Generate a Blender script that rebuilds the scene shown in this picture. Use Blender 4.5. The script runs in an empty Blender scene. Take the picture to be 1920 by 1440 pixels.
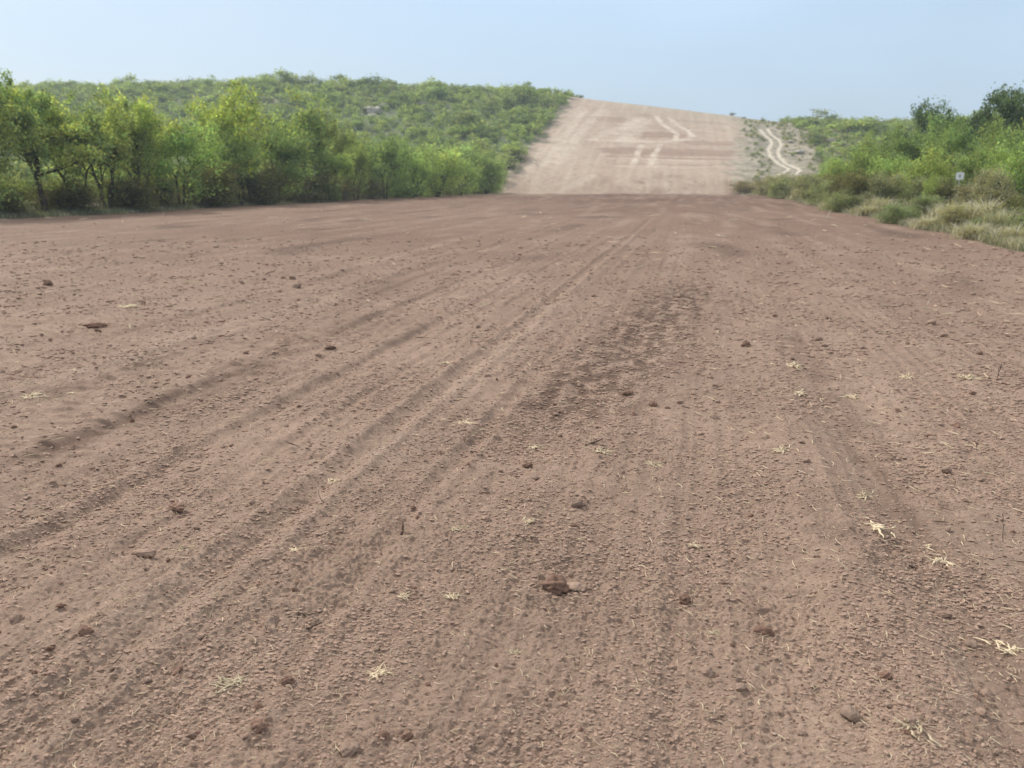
import bpy, math, random
import numpy as np
from mathutils import Vector, Matrix

# ------------------------------------------------------------------ camera, world, sun, exposure
SC = bpy.context.scene
COL = SC.collection
F = 1500.0                     # focal length in pixels of the 1920 wide photograph
CAMH = 1.5
HOR, VPX = 340.0, 1308.0       # horizon row, column of the strip's vanishing point
PITCH = math.atan((720 - HOR) / F)
YAW = math.atan((VPX - 960) * math.cos(PITCH) / F)      # camera looks left of +Y
cam = bpy.data.cameras.new('camera')
camo = bpy.data.objects.new('camera', cam)
COL.objects.link(camo)
cam.sensor_width = 36.0
cam.lens = 36.0 * F / 1920
cam.clip_start = 0.05
cam.clip_end = 6000
camo.location = (0, 0, CAMH)
camo.rotation_euler = (math.pi / 2 - PITCH, 0, YAW)
cam.dof.use_dof = True
cam.dof.focus_distance = 3.5
cam.dof.aperture_fstop = 3.5
SC.camera = camo

SUN_EL = math.radians(43)
SUN_AZ = math.radians(-62)      # measured from +Y towards +X (negative = left)
w = bpy.data.worlds.new('World')
SC.world = w
w.use_nodes = True
nt = w.node_tree
nt.nodes.clear()
out = nt.nodes.new('ShaderNodeOutputWorld')
bg = nt.nodes.new('ShaderNodeBackground')
sky = nt.nodes.new('ShaderNodeTexSky')
sky.sky_type = 'NISHITA'
sky.sun_disc = False
sky.sun_elevation = SUN_EL
sky.sun_rotation = SUN_AZ
sky.air_density = 1.3
sky.dust_density = 2.5
sky.ozone_density = 2.0
# thin high cloud veil: mixes the blue towards a pale grey-white in broad soft patches
tc = nt.nodes.new('ShaderNodeTexCoord')
mp = nt.nodes.new('ShaderNodeMapping')
mp.inputs['Scale'].default_value = (1.0, 1.0, 2.2)
nz = nt.nodes.new('ShaderNodeTexNoise')
nz.inputs['Scale'].default_value = 1.7
nz.inputs['Detail'].default_value = 3
nz.inputs['Roughness'].default_value = 0.45
cr = nt.nodes.new('ShaderNodeMapRange')
cr.inputs['From Min'].default_value = 0.3
cr.inputs['From Max'].default_value = 0.7
cr.inputs['To Min'].default_value = 0.4
cr.inputs['To Max'].default_value = 0.92
mixs = nt.nodes.new('ShaderNodeMix')
mixs.data_type = 'RGBA'
mixs.inputs['B'].default_value = (5.5, 7.2, 9.2, 1)
nt.links.new(tc.outputs['Generated'], mp.inputs['Vector'])
nt.links.new(mp.outputs['Vector'], nz.inputs['Vector'])
nt.links.new(nz.outputs['Fac'], cr.inputs['Value'])
nt.links.new(cr.outputs['Result'], mixs.inputs['Factor'])
nt.links.new(sky.outputs['Color'], mixs.inputs['A'])
# above the view, an added white veil takes blue out of the fill light
sx = nt.nodes.new('ShaderNodeSeparateXYZ'); nt.links.new(tc.outputs['Generated'], sx.inputs['Vector'])
er = nt.nodes.new('ShaderNodeMapRange'); er.inputs['From Min'].default_value = .36; er.inputs['From Max'].default_value = .75
er.inputs['To Min'].default_value = 0; er.inputs['To Max'].default_value = .8
nt.links.new(sx.outputs['Z'], er.inputs['Value'])
mix2 = nt.nodes.new('ShaderNodeMix'); mix2.data_type = 'RGBA'; mix2.inputs['B'].default_value = (9.6, 9.2, 8.5, 1)
nt.links.new(er.outputs['Result'], mix2.inputs['Factor']); nt.links.new(mixs.outputs['Result'], mix2.inputs['A'])
nt.links.new(mix2.outputs['Result'], bg.inputs['Color'])
bg.inputs['Strength'].default_value = 0.115
nt.links.new(bg.outputs['Background'], out.inputs['Surface'])

sun = bpy.data.lights.new('sun', 'SUN')
sun.energy = 3.1
sun.angle = math.radians(2.5)
sun.color = (1.0, 0.965, 0.90)
suno = bpy.data.objects.new('sun', sun)
COL.objects.link(suno)
sd = Vector((math.sin(SUN_AZ) * math.cos(SUN_EL), math.cos(SUN_AZ) * math.cos(SUN_EL), math.sin(SUN_EL)))
suno.rotation_euler = sd.to_track_quat('Z', 'Y').to_euler()

SC.view_settings.view_transform = 'Standard'
SC.view_settings.look = 'None'
SC.view_settings.exposure = 0.0
SC.view_settings.gamma = 1.0
SC.cycles.use_denoising = True
SC.cycles.denoiser = 'OPENIMAGEDENOISE'
SC.cycles.denoising_input_passes = 'RGB_ALBEDO_NORMAL'
SC.cycles.denoising_prefilter = 'ACCURATE'
SC.cycles.max_bounces = 6
SC.cycles.transparent_max_bounces = 8

# ------------------------------------------------------------------ numeric noise
f32 = np.float32
def _hash(ix, iy, seed):
    h = (ix.astype(np.uint32) * np.uint32(374761393) + iy.astype(np.uint32) * np.uint32(668265263)
         + np.uint32((seed * 2246822519) & 0xffffffff))
    h = (h ^ (h >> np.uint32(13))) * np.uint32(1274126177)
    h = h ^ (h >> np.uint32(16))
    h = h * np.uint32(2654435761)
    return h ^ (h >> np.uint32(15))
def hash01(ix, iy, seed):
    return (_hash(ix, iy, seed) & np.uint32(0xffffff)).astype(f32) / f32(16777216.0)
def perlin(x, y, seed=0):
    x = np.asarray(x, dtype=np.float64); y = np.asarray(y, dtype=np.float64)
    fx, fy = np.floor(x), np.floor(y)
    ix, iy = fx.astype(np.int64), fy.astype(np.int64)
    dx, dy = (x - fx).astype(f32), (y - fy).astype(f32)
    u = dx * dx * dx * (dx * (dx * 6 - 15) + 10)
    v = dy * dy * dy * (dy * (dy * 6 - 15) + 10)
    def g(ox, oy):
        a = hash01((ix + ox) & 0xffffffff, (iy + oy) & 0xffffffff, seed) * f32(6.2831853)
        return np.cos(a) * (dx - ox) + np.sin(a) * (dy - oy)
    a = g(0, 0); b = g(1, 0); c = g(0, 1); d = g(1, 1)
    return ((a + (b - a) * u) * (1 - v) + (c + (d - c) * u) * v) * f32(1.5)
def fbm(x, y, seed, octs=3, gain=0.5):
    s = 0; a = 1.0
    for k in range(octs):
        s = s + a * perlin(x * 2.03 ** k, y * 2.03 ** k, seed + 17 * k)
        a *= gain
    return s
def smooth(a, b, x):
    t = np.clip((x - a) / (b - a), 0, 1)
    return t * t * (3 - 2 * t)
def lumps(x, y, cell, prob, rmin, rmax, seed, flat=0.55):
    """half-buried clods: the highest dome of the 3x3 neighbouring cells"""
    wx = x + cell * 0.22 * perlin(x / cell * 2.1, y / cell * 2.1, seed + 5)
    wy = y + cell * 0.22 * perlin(x / cell * 2.1 + 9.3, y / cell * 2.1, seed + 6)
    X, Y = wx / cell, wy / cell
    fx, fy = np.floor(X), np.floor(Y)
    ix, iy = fx.astype(np.int64), fy.astype(np.int64)
    best = np.zeros_like(X, dtype=f32)
    for ox in (-1, 0, 1):
        for oy in (-1, 0, 1):
            jx, jy = (ix + ox) & 0xffffffff, (iy + oy) & 0xffffffff
            cx = ix + ox + hash01(jx, jy, seed)
            cy = iy + oy + hash01(jx, jy, seed + 1)
            r = (rmin + (rmax - rmin) * hash01(jx, jy, seed + 2) ** 2) / cell
            a = hash01(jx, jy, seed + 3) * 3.1416
            on = hash01(jx, jy, seed + 4) < prob
            dx, dy = (X - cx).astype(f32), (Y - cy).astype(f32)
            e1 = dx * np.cos(a) + dy * np.sin(a)
            e2 = (-dx * np.sin(a) + dy * np.cos(a)) * 1.5
            q = 1 - (e1 * e1 + e2 * e2) / (r * r)
            hgt = np.where(on & (q > 0), np.clip(q * 2.4, 0, 1) * (1 + .35 * (e1 + e2) / r) * r * cell * flat, 0)
            best = np.maximum(best, hgt)
    return best

# ------------------------------------------------------------------ camera mapping
cy_, sy_ = math.cos(YAW), math.sin(YAW)
cp, sp = math.cos(PITCH), math.sin(PITCH)
FWD = np.array([-sy_ * cp, cy_ * cp, -sp])
RIGHT = np.array([cy_, sy_, 0.0])
UP = np.cross(RIGHT, FWD)
def ray(px, py):
    d = FWD * F + RIGHT * (px - 960) + UP * (720 - py)
    return d / np.linalg.norm(d)

# ------------------------------------------------------------------ terrain
RX = np.array([-400, -230, -166, -102, -60, -29, -10, 7, 14, 24, 50, 100, 200, 400.])
RZ = np.array([22., 23.7, 25.2, 24.3, 22.3, 20.2, 17.6, 15.6, 14.6, 13.8, 12.8, 11.5, 10.0, 9.0])
XL, XR = -27.2, 7.15                     # edges of the cleared strip
def macro(x, y):
    x = np.asarray(x, float); y = np.asarray(y, float)
    zr = np.interp(x, RX, RZ)
    t = np.clip((y - 110) / 80.0, 0, 1)
    prof = 0.80 * t + 0.20 * (t * t * (3 - 2 * t))
    z = zr * prof
    soft = smooth(104, 122, y)
    z = z * soft
    z = z - 1.0 * np.exp(-((y - 111) / 7.0) ** 2)
    back = np.clip(y - 186, 0, None)
    z = z - 0.0012 * np.minimum(back, 120) ** 2 * 0.4 - smooth(184, 192, y) * 0.0
    hill = smooth(112, 135, y)
    z = z + hill * (0.9 * perlin(x / 34, y / 26, 3) + 0.25 * perlin(x / 9, y / 9, 4)) * (1 - 0.7 * smooth(XL - 6, XL + 2, x) * (1 - smooth(XR - 2, XR + 6, x)))
    # verges stand a little above the graded soil
    z = z + 0.12 * smooth(0.0, 1.6, x - edge_r(y)) * (1 - hill) + 0.22 * smooth(0, 2.0, edge_l(y) - x) * (1 - hill)
    z = z + 0.10 * perlin(x / 14, y / 20, 8) * smooth(6, 40, y) + (.16 * perlin(x / 5, y / 4, 9) + .08 * perlin(x / 1.6, y / 1.6, 10)) * smooth(80, 98, y) * (1 - smooth(108, 118, y))
    return z
def edge_r(y):
    y = np.asarray(y, float)
    return XR + 0.5 * perlin(y / 9, y * 0 + 3.3, 31) + 0.25 * perlin(y / 2.3, y * 0 + 1.3, 32) - 2.0 * smooth(80, 105, y) * (1 - smooth(118, 175, y)) + 0.6 * smooth(150, 190, y) + smooth(104, 115, y) * (1.1 * perlin(y / 4.2, y * 0 + 5.3, 33) + .7 * perlin(y / 1.4, y * 0 + 2.3, 34))
def edge_l(y):
    y = np.asarray(y, float)
    return XL + 0.6 * perlin(y / 11, y * 0 + 7.3, 41) + 0.3 * perlin(y / 3, y * 0 + 2.3, 42) - 1.5 * smooth(140, 190, y) + smooth(104, 115, y) * (1.5 * perlin(y / 5.2, y * 0 + 5.3, 43) + .8 * perlin(y / 1.5, y * 0 + 2.3, 44))
def hit(px, py):
    """where the sight line through a photo pixel meets the ground"""
    d = ray(px, py)
    t = np.geomspace(1.0, 420, 5000)
    P = d[None] * t[:, None] + np.array([0, 0, CAMH])
    g = P[:, 2] - macro(P[:, 0], P[:, 1])
    k = np.argmax(g < 0) if (g < 0).any() else len(t) - 1
    return P[k]
def at_depth(px, dist):
    """ground point under photo column px at a forward distance"""
    py = HOR + 5
    d = ray(px, 345.0)
    h = math.hypot(d[0], d[1])
    x, y = d[0] / h * dist, d[1] / h * dist
    return np.array([x, y, float(macro(x, y))])

def furrow(x, y):
    """graded soil: narrow ridges and wheel marks running along the strip"""
    xw = x + 0.045 * perlin(y / 6.0, x / 5.0, 51) + 0.012 * perlin(y / 1.3, x / 1.1, 52) + .007 * perlin(y / .15, x / .15, 58)
    near = 1 - smooth(4, 11, y)
    z = (0.050 * np.exp(-((xw - 0.70) / 0.20) ** 2) - 0.018 * np.exp(-((xw - 1.02) / 0.16) ** 2)) * near
    z = z + 0.024 * np.exp(-((xw + 1.60) / 0.035) ** 2) + 0.024 * np.exp(-((xw + 1.86) / 0.035) ** 2) - 0.014 * np.exp(-((xw + 1.73) / 0.06) ** 2)
    # crests left by the blade: sharp-topped, long and straight
    side = np.clip((0.5 - x) / 1.5, .35, 1)
    z = z + side * .026 * (.5 - np.abs(perlin(xw * 2.3, y * .045, 53))) + side * .018 * (.5 - np.abs(perlin(xw * 5.1, y * .09, 54)))
    ph = xw / .33 + .7 * perlin(xw * .8, y * .03, 64)
    fr = ph - np.floor(ph)
    z = z + np.clip(.7 - .55 * smooth(-.6, .8, x), 0, 1) *   .024 * np.where(fr < .78, fr / .78, (1 - fr) / .22) * np.clip(.6 + .9 * perlin(np.floor(ph) * 3.7, y / 3.5, 65), .1, 1.3)
    z = z + .014 * (.5 - np.abs(perlin(xw * 9., y * .12, 59))) * (1 - smooth(14, 34, y))
    for c, dep, wd in ((-3.45, .045, .07), (-3.1, -.03, .05), (-4.62, .045, .07), (-2.65, .035, .05), (-2.2, .03, .04), (-5.6, .035, .08), (-8.2, .05, .14), (-11.5, .05, .2), (-1.2, .02, .04), (2.6, .02, .1), (4.1, .02, .15)):
        g_ = np.clip(.55 + 1.0 * perlin(y / 2.2, c + 0 * y, 55) + .35 * perlin(y / .3, x / .3, 60), .0, 1.4)
        z = z - .5 * dep * np.exp(-((xw - c) / wd) ** 2) * g_ + 0.55 * dep * np.exp(-((xw - c + 2 * wd) / (1.3 * wd)) ** 2) * g_
    z = z - 0.03 * np.exp(-((xw + 0.70 - 0.11 * (y - 5.7)) / 0.22) ** 2) * smooth(3.2, 4.6, y) * (1 - smooth(8.5, 10.5, y))
    return z * (1 - .6 * smooth(12, 50, y))
# patches that a crawler track pressed: cross ribs
RIBS = [(-3.9, 5.6, .75, 2.0), (-3.3, 8.2, .9, 1.2), (-6.3, 7.1, 1.6, .8), (-3.6, 4.0, .5, .6)]
def ribs(x, y, cell):
    q = y * cy_ - x * sy_
    s = 0
    for cx, cyy, rx, ry in RIBS:
        s = s + np.clip(2.2 - 2.2 * (((x - cx) / rx) ** 2 + ((y - cyy) / ry) ** 2), 0, 1)
    s = np.clip(s, 0, 1) * smooth(-.6, -.15, perlin(x / 0.7, y / .8, 61))
    ph = (q + 0.012 * perlin(x / 0.25, y / 0.25, 62)) / 0.15
    fr = ph - np.floor(ph)
    row = np.floor(ph)
    amp = np.clip(.75 + 1.0 * perlin(x / .6 + row * 1.37, row * 3.17, 63), .2, 1.35)
    prof = np.where(fr < .12, fr / .12, np.clip(1 - (fr - .12) / .4, 0, 1))
    return s, prof * .026 * s * amp * np.clip(.7 + 1.2 * perlin(x / .12, row * 1.3, 66), .2, 1.2)
def lod(r, wl):
    cell = np.maximum(r * 0.0013, r * r / (1.5 * 1500))
    return np.clip(1.6 - 3.2 * cell / wl, 0, 1).astype(f32)
def detail(x, y):
    """relief finer than macro(): field inside the strip's flat part, rougher on the verges"""
    r = np.hypot(x, y)
    z = np.zeros_like(r, dtype=f32)
    fl = smooth(112, 100, y) if False else (1 - smooth(100, 112, y))
    n = y < 113
    ins = smooth(-0.3, 0.5, edge_r(y) - x) * smooth(-0.3, 0.5, x - edge_l(y))
    z += (furrow(x, y) * ins * fl).astype(f32)
    s, rb = ribs(x, y, 0)
    calm = 1 - 0.75 * s
    z += rb.astype(f32)
    z += (0.014 * perlin(x / .75, y / .9, 71) * lod(r, .7) * calm).astype(f32)
    z += (0.012 * perlin(x / .26, y / .30, 72) * lod(r, .26) * calm).astype(f32)
    k = r < 30
    xs, ys, rs, cs = x[k], y[k], r[k], calm[k]
    rough = np.clip(0.75 + 0.9 * perlin(xs / 0.55, ys / 0.8, 77), 0.25, 1.5)
    d = 0.0085 * perlin(xs / .095, ys / .095, 73) * lod(rs, .09)
    d += 0.0080 * np.abs(perlin(xs / .042, ys / .042, 74)) * lod(rs, .042)
    d += 0.0075 * perlin(xs / .018, ys / .018, 75) * lod(rs, .018)
    d *= rough
    z[k] += (d * cs).astype(f32)
    dens = np.clip(0.5 + 0.9 * perlin(xs / 1.1, ys / 2.2, 78), 0, 1)
    m = dens + 1.6 * np.exp(-((xs + .70 - .11 * (ys - 5.7)) / .4) ** 2) * (ys > 4) * (ys < 13)
    L = lumps(xs, ys, .030, .85, .005, .012, 81, .5) * lod(rs, .03)
    L = np.maximum(L, lumps(xs, ys, .06, .6, .007, .017, 95, .34) * lod(rs, .04) * (0.5 + m))
    L = np.maximum(L, lumps(xs, ys, .15, .4, .010, .032, 84, .30) * lod(rs, .05) * (0.4 + m))
    z[k] += (L * (0.6 + 0.5 * cs)).astype(f32)
    k2 = r < 105
    xs, ys = x[k2], y[k2]
    L = lumps(xs, ys, .30, .34, .012, .045, 87, .4) * lod(r[k2], .10)
    L = np.maximum(L, lumps(xs, ys, .9, .2, .03, .08, 91, .3) * lod(r[k2], .3))
    z[k2] += (L * calm[k2]).astype(f32)
    return z
def ground_z(x, y):
    x = np.atleast_1d(np.asarray(x, float)); y = np.atleast_1d(np.asarray(y, float))
    return macro(x, y) + detail(x, y)

# polylines on the far slope, read off the sight lines
def path(pts):
    return np.array([hit(*p)[:2] for p in pts])
def dist_poly(x, y, P):
    best = np.full(x.shape, 1e9)
    for a, b in zip(P[:-1], P[1:]):
        ab = b - a
        t = np.clip(((x - a[0]) * ab[0] + (y - a[1]) * ab[1]) / (ab @ ab + 1e-9), 0, 1)
        best = np.minimum(best, np.hypot(x - a[0] - t * ab[0], y - a[1] - t * ab[1]))
    return best
RUT_L = path([(1424, 242), (1430, 250), (1443, 261), (1446, 269), (1440, 280), (1443, 293), (1456, 305), (1479, 316), (1468, 323), (1449, 332)])
RUT_R = path([(1438, 241), (1444, 251), (1460, 262), (1464, 272), (1457, 283), (1461, 295), (1471, 305), (1494, 315), (1499, 319), (1488, 326), (1467, 336)])
LANES = [(path(p), wd, st) for p, wd, st in (
    ([(1188, 309), (1194, 292), (1204, 272)], .55, .9), ([(1219, 309), (1226, 292), (1237, 271)], .55, .9),
    ([(1110, 262), (1180, 265), (1240, 266), (1292, 262)], .75, .9),
    ([(1266, 263), (1270, 252), (1256, 243), (1238, 230), (1231, 219)], .55, 1.),
    ([(1291, 262), (1298, 254), (1290, 246), (1268, 234), (1254, 219)], .6, 1.),
    ([(1172, 262), (1182, 244), (1204, 224)], 2.2, .7), ([(1120, 258), (1150, 244), (1190, 226)], 1.2, .5),
    ([(1140, 297), (1250, 300), (1380, 305)], .35, .6), ([(1160, 312), (1300, 314), (1400, 309)], .4, .4),
    ([(1020, 310), (1070, 240), (1100, 203)], .9, .6), ([(1046, 305), (1095, 240), (1130, 206)], 1.1, .6),
    ([(975, 345), (1020, 280), (1088, 200)], .8, .35), ([(1296, 243), (1330, 246), (1362, 252)], .4, .7),
    ([(1050, 361), (1080, 345), (1110, 330)], .8, .5))]
DARKS = [(path(p), wd, st) for p, wd, st in (
    ([(1190, 252), (1262, 254)], 2.6, .8), ([(1300, 268), (1365, 270)], 2.0, .6), ([(1160, 283), (1370, 288)], 3.0, .8),
    ([(1140, 293), (1370, 299)], .45, .9), ([(1150, 307), (1360, 310)], .4, .5), ([(1130, 222), (1175, 226)], 2.5, .5),
    ([(1200, 341), (1205, 344)], .4, .9), ([(1210, 215), (1230, 240)], 1.6, .3), ([(1265, 225), (1350, 232)], 1.6, .35))]

def lerp(a, b, t):
    return a + (b - a) * t[:, None]
def soil_colour(x, y):
    n = len(x)
    c = np.empty((n, 3), f32)
    r = np.hypot(x, y)
    base = np.array([.388, .268, .203]); red = np.array([.178, .103, .070]); pale = np.array([.48, .348, .268])
    moist_shade = np.array([.13, .080, .058])
    c[:] = base
    far = smooth(4, 22, y) * 0.75 + smooth(25, 85, y) * 0.65
    c = lerp(c, red, np.clip(far * 0.6 + 0.18 * perlin(x / 9, y / 14, 101) * far, 0, 1))
    c = lerp(c, pale, np.clip(0.5 * perlin(x * 1.6, y * .12, 102) + .25 * perlin(x / .6, y / .9, 103), 0, .6))
    c = lerp(c, pale, .45 * np.clip(1 - np.abs(x + 1.7) / .22, 0, 1) * (1 - far))
    # damp clods turned up mid-strip; along two furrows, damp mixed with painted slope shade
    cx = -0.70 + 0.11 * (y - 5.7)
    mo_shade = np.exp(-((x - cx) / .44) ** 2) * smooth(4.0, 5.6, y) * (1 - smooth(10, 14, y)) * np.clip(.5 + 1.9 * perlin(x / .13, y / .22, 104), 0, 1)
    mo_shade = np.maximum(mo_shade, .6 * np.exp(-((x + 3.5) / .18) ** 2) * np.clip(.5 + .9 * perlin(x / .15, y / .5, 105), 0, 1) * (1 - smooth(6, 12, y)))
    mo_shade = np.maximum(mo_shade, .6 * np.exp(-((x + 4.5) / .18) ** 2) * np.clip(.5 + .9 * perlin(x / .15, y / .5, 106), 0, 1) * (1 - smooth(5, 9, y)))
    mo_shade = np.maximum(mo_shade, .38 * np.exp(-((x - 1.05) / .16) ** 2) * np.clip(.6 + .9 * perlin(x / .12, y / .4, 107), 0, 1) * (1 - smooth(6, 12, y)))  # shade on the ridge's right flank, painted into the soil colour
    mo_shade = np.maximum(mo_shade, .6 * smooth(.32, .7, perlin(x / 1.3, y / 3.5, 108)) * smooth(5, 12, y) * smooth(60, 30, y) if False else .45 * smooth(.3, .75, perlin(x / 1.6, y / 4.5, 108)) * smooth(6, 14, y))
    c = lerp(c, moist_shade, np.clip(mo_shade * 1.5, 0, 1) * .75)
    mo_shade = mo_shade
    sp = perlin(x / .03, y / .03, 109)
    c *= (1 + .10 * sp + .07 * perlin(x / .13, y / .13, 110) + .09 * perlin(x / .9, y / 1.4, 111))[:, None]
    c = lerp(c, np.array([.37, .27, .20]), .75 * smooth(78, 103, y + 5 * perlin(x / 5, y / 6, 129)) * (1 - smooth(-21, -8, x)))
    c = lerp(c, np.array([.34, .245, .185]), .6 * smooth(84, 104, y) * smooth(-.1, .6, fbm(x / 5, y / 4, 133, 3)))
    # far slope: pale caliche
    hill = smooth(100, 126, y + 7 * fbm(x / 4.0, y / 5.0, 118, 3))
    hp = np.array([.465, .355, .275]); hd = np.array([.36, .245, .185]); hl = np.array([.58, .485, .38]); ht = np.array([.44, .365, .275])
    hc = np.empty_like(c); hc[:] = hp
    hc = lerp(hc, ht, smooth(150, 185, y) * smooth(-22, -12, x) * .8)
    hc = lerp(hc, hd, np.clip(.35 + .5 * perlin(x / 9, y / 12, 112), 0, 1) * .42)
    hc = lerp(hc, hl, np.clip(.42 * perlin(x / 1.1 + y * .03, y / 30, 113) + .08, 0, 1))
    for P, wd, st in DARKS:
        m = y > 105
        v = np.zeros(n); v[m] = st * smooth(1.35, .6, dist_poly(x[m], y[m], P) / wd + .3 * perlin(x[m] / 1.5, y[m] / 1.5, 114)) if False else st * (1 - smooth(.6, 1.35, dist_poly(x[m], y[m], P) / wd + .3 * perlin(x[m] / 1.5, y[m] / 1.5, 114)))
        hc = lerp(hc, hd * .92, v)
    hl = np.array([.63, .53, .425])
    for P, wd, st in LANES:
        m = y > 105
        v = np.zeros(n); v[m] = .95 * st * (1 - smooth(.45, 1.35, dist_poly(x[m], y[m], P) / wd + .45 * perlin(x[m] / 1.6, y[m] / 1.6, 115))) * np.clip(.8 + .6 * perlin(x[m] / 3.5, y[m] / 3.5, 122), .25, 1)
        hc = lerp(hc, hl, v)
    hc *= (1 + .09 * perlin(x / .8, y / 1.2, 116) + .07 * perlin(x / 2.5, y / 3, 117) + .06 * perlin(x / .35, y / .5, 119))[:, None]
    hc = lerp(hc, np.array([.20, .17, .12]), .45 * smooth(.55, .65, perlin(x / .7, y / .8, 120)))
    return lerp(c, hc, hill * 1.0) if False else c + (hc - c) * np.clip(hill, 0, 1)[:, None]
def verge_colour(x, y):
    n = len(x)
    c = np.empty((n, 3), f32); c[:] = np.array([.20, .165, .115])
    c = lerp(c, np.array([.085, .095, .045]), np.clip(.45 + .8 * fbm(x / 1.6, y / 2.2, 121, 2), 0, 1))
    c = lerp(c, np.array([.40, .345, .26]), np.clip(.8 * fbm(x / 1.1, y / 1.9, 123, 2) - .1, 0, 1))
    right = smooth(-2, 2, x) * smooth(108, 120, y)
    p = np.array([.43, .365, .285])
    cc = lerp(np.tile(p, (n, 1)).astype(f32), np.array([.27, .235, .175]), np.clip(.35 + 1.1 * fbm(x / 2.4, y / 2.8, 125, 3), 0, 1))
    cc = lerp(cc, np.array([.19, .195, .125]), .7 * smooth(.05, .5, fbm(x / 1.0, y / 1.2, 128, 3)))
    c = c + (cc - c) * (right * (1 - smooth(16, 34, x) * .6))[:, None]
    left = smooth(108, 120, y) * (1 - smooth(-30, -25, x))
    lc = lerp(np.tile(np.array([.17, .195, .11]), (n, 1)).astype(f32), np.array([.27, .25, .18]), np.clip(1.1 * fbm(x / 8, y / 6, 127, 2) - .3, 0, 1))
    return c + (lc - c) * left[:, None]
def road_colour(x, y):
    c = np.empty((len(x), 3), f32); c[:] = np.array([.60, .525, .42])
    return c * (1 + .10 * perlin(x / .4, y / .4, 132) + .08 * perlin(x / 1.1, y / 1.1, 131))[:, None]

# ------------------------------------------------------------------ helpers for materials and meshes
def nodes(m):
    m.use_nodes = True
    t = m.node_tree; t.nodes.clear()
    o = t.nodes.new('ShaderNodeOutputMaterial')
    return t, o
def soil_mat(name, bump=1.0):
    m = bpy.data.materials.new(name); t, o = nodes(m)
    b = t.nodes.new('ShaderNodeBsdfPrincipled')
    b.inputs['Roughness'].default_value = .95
    b.inputs['Specular IOR Level'].default_value = .15
    a = t.nodes.new('ShaderNodeAttribute'); a.attribute_name = 'Col'
    g = t.nodes.new('ShaderNodeNewGeometry')
    n1 = t.nodes.new('ShaderNodeTexNoise'); n1.inputs['Scale'].default_value = 160; n1.inputs['Detail'].default_value = 4
    n2 = t.nodes.new('ShaderNodeTexNoise'); n2.inputs['Scale'].default_value = 9; n2.inputs['Detail'].default_value = 6
    t.links.new(g.outputs['Position'], n1.inputs['Vector']); t.links.new(g.outputs['Position'], n2.inputs['Vector'])
    r1 = t.nodes.new('ShaderNodeMapRange'); r1.inputs['From Min'].default_value = .25; r1.inputs['From Max'].default_value = .75
    r1.inputs['To Min'].default_value = .82; r1.inputs['To Max'].default_value = 1.16
    r2 = t.nodes.new('ShaderNodeMapRange'); r2.inputs['From Min'].default_value = .25; r2.inputs['From Max'].default_value = .75
    r2.inputs['To Min'].default_value = .86; r2.inputs['To Max'].default_value = 1.12
    t.links.new(n1.outputs['Fac'], r1.inputs['Value']); t.links.new(n2.outputs['Fac'], r2.inputs['Value'])
    mu = t.nodes.new('ShaderNodeMath'); mu.operation = 'MULTIPLY'
    t.links.new(r1.outputs['Result'], mu.inputs[0]); t.links.new(r2.outputs['Result'], mu.inputs[1])
    vm = t.nodes.new('ShaderNodeVectorMath'); vm.operation = 'SCALE'
    t.links.new(a.outputs['Color'], vm.inputs[0]); t.links.new(mu.outputs['Value'], vm.inputs['Scale'])
    t.links.new(vm.outputs['Vector'], b.inputs['Base Color'])
    bp = t.nodes.new('ShaderNodeBump'); bp.inputs['Strength'].default_value = .9 * bump; bp.inputs['Distance'].default_value = .0085
    n3 = t.nodes.new('ShaderNodeTexNoise'); n3.inputs['Scale'].default_value = 240; n3.inputs['Detail'].default_value = 5; n3.inputs['Roughness'].default_value = .65
    t.links.new(g.outputs['Position'], n3.inputs['Vector'])
    # broken chips: every cell of a warped cell pattern sits at its own height
    hs = n3.outputs['Fac']
    wv = t.nodes.new('ShaderNodeVectorMath'); wv.operation = 'MULTIPLY_ADD'
    wn = t.nodes.new('ShaderNodeTexNoise'); wn.inputs['Scale'].default_value = 70; wn.inputs['Detail'].default_value = 2
    t.links.new(g.outputs['Position'], wn.inputs['Vector']); t.links.new(wn.outputs['Color'], wv.inputs[0]); wv.inputs[1].default_value = (.014, .014, .014)
    t.links.new(g.outputs['Position'], wv.inputs[2])
    for sc_, amp in ((42, 1.7), (95, 1.0)):
        vo = t.nodes.new('ShaderNodeTexVoronoi'); vo.inputs['Scale'].default_value = sc_; vo.inputs['Randomness'].default_value = 1
        t.links.new(wv.outputs['Vector'], vo.inputs['Vector'])
        sepc = t.nodes.new('ShaderNodeSeparateColor'); t.links.new(vo.outputs['Color'], sepc.inputs['Color'])
        pw_ = t.nodes.new('ShaderNodeMath'); pw_.operation = 'POWER'; pw_.inputs[1].default_value = 2.5; t.links.new(sepc.outputs['Red'], pw_.inputs[0])
        ma = t.nodes.new('ShaderNodeMath'); ma.operation = 'MULTIPLY_ADD'; ma.inputs[1].default_value = amp
        t.links.new(pw_.outputs['Value'], ma.inputs[0]); t.links.new(hs, ma.inputs[2]); hs = ma.outputs['Value']
    t.links.new(hs, bp.inputs['Height']); t.links.new(bp.outputs['Normal'], b.inputs['Normal'])
    t.links.new(b.outputs['BSDF'], o.inputs['Surface'])
    return m
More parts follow.
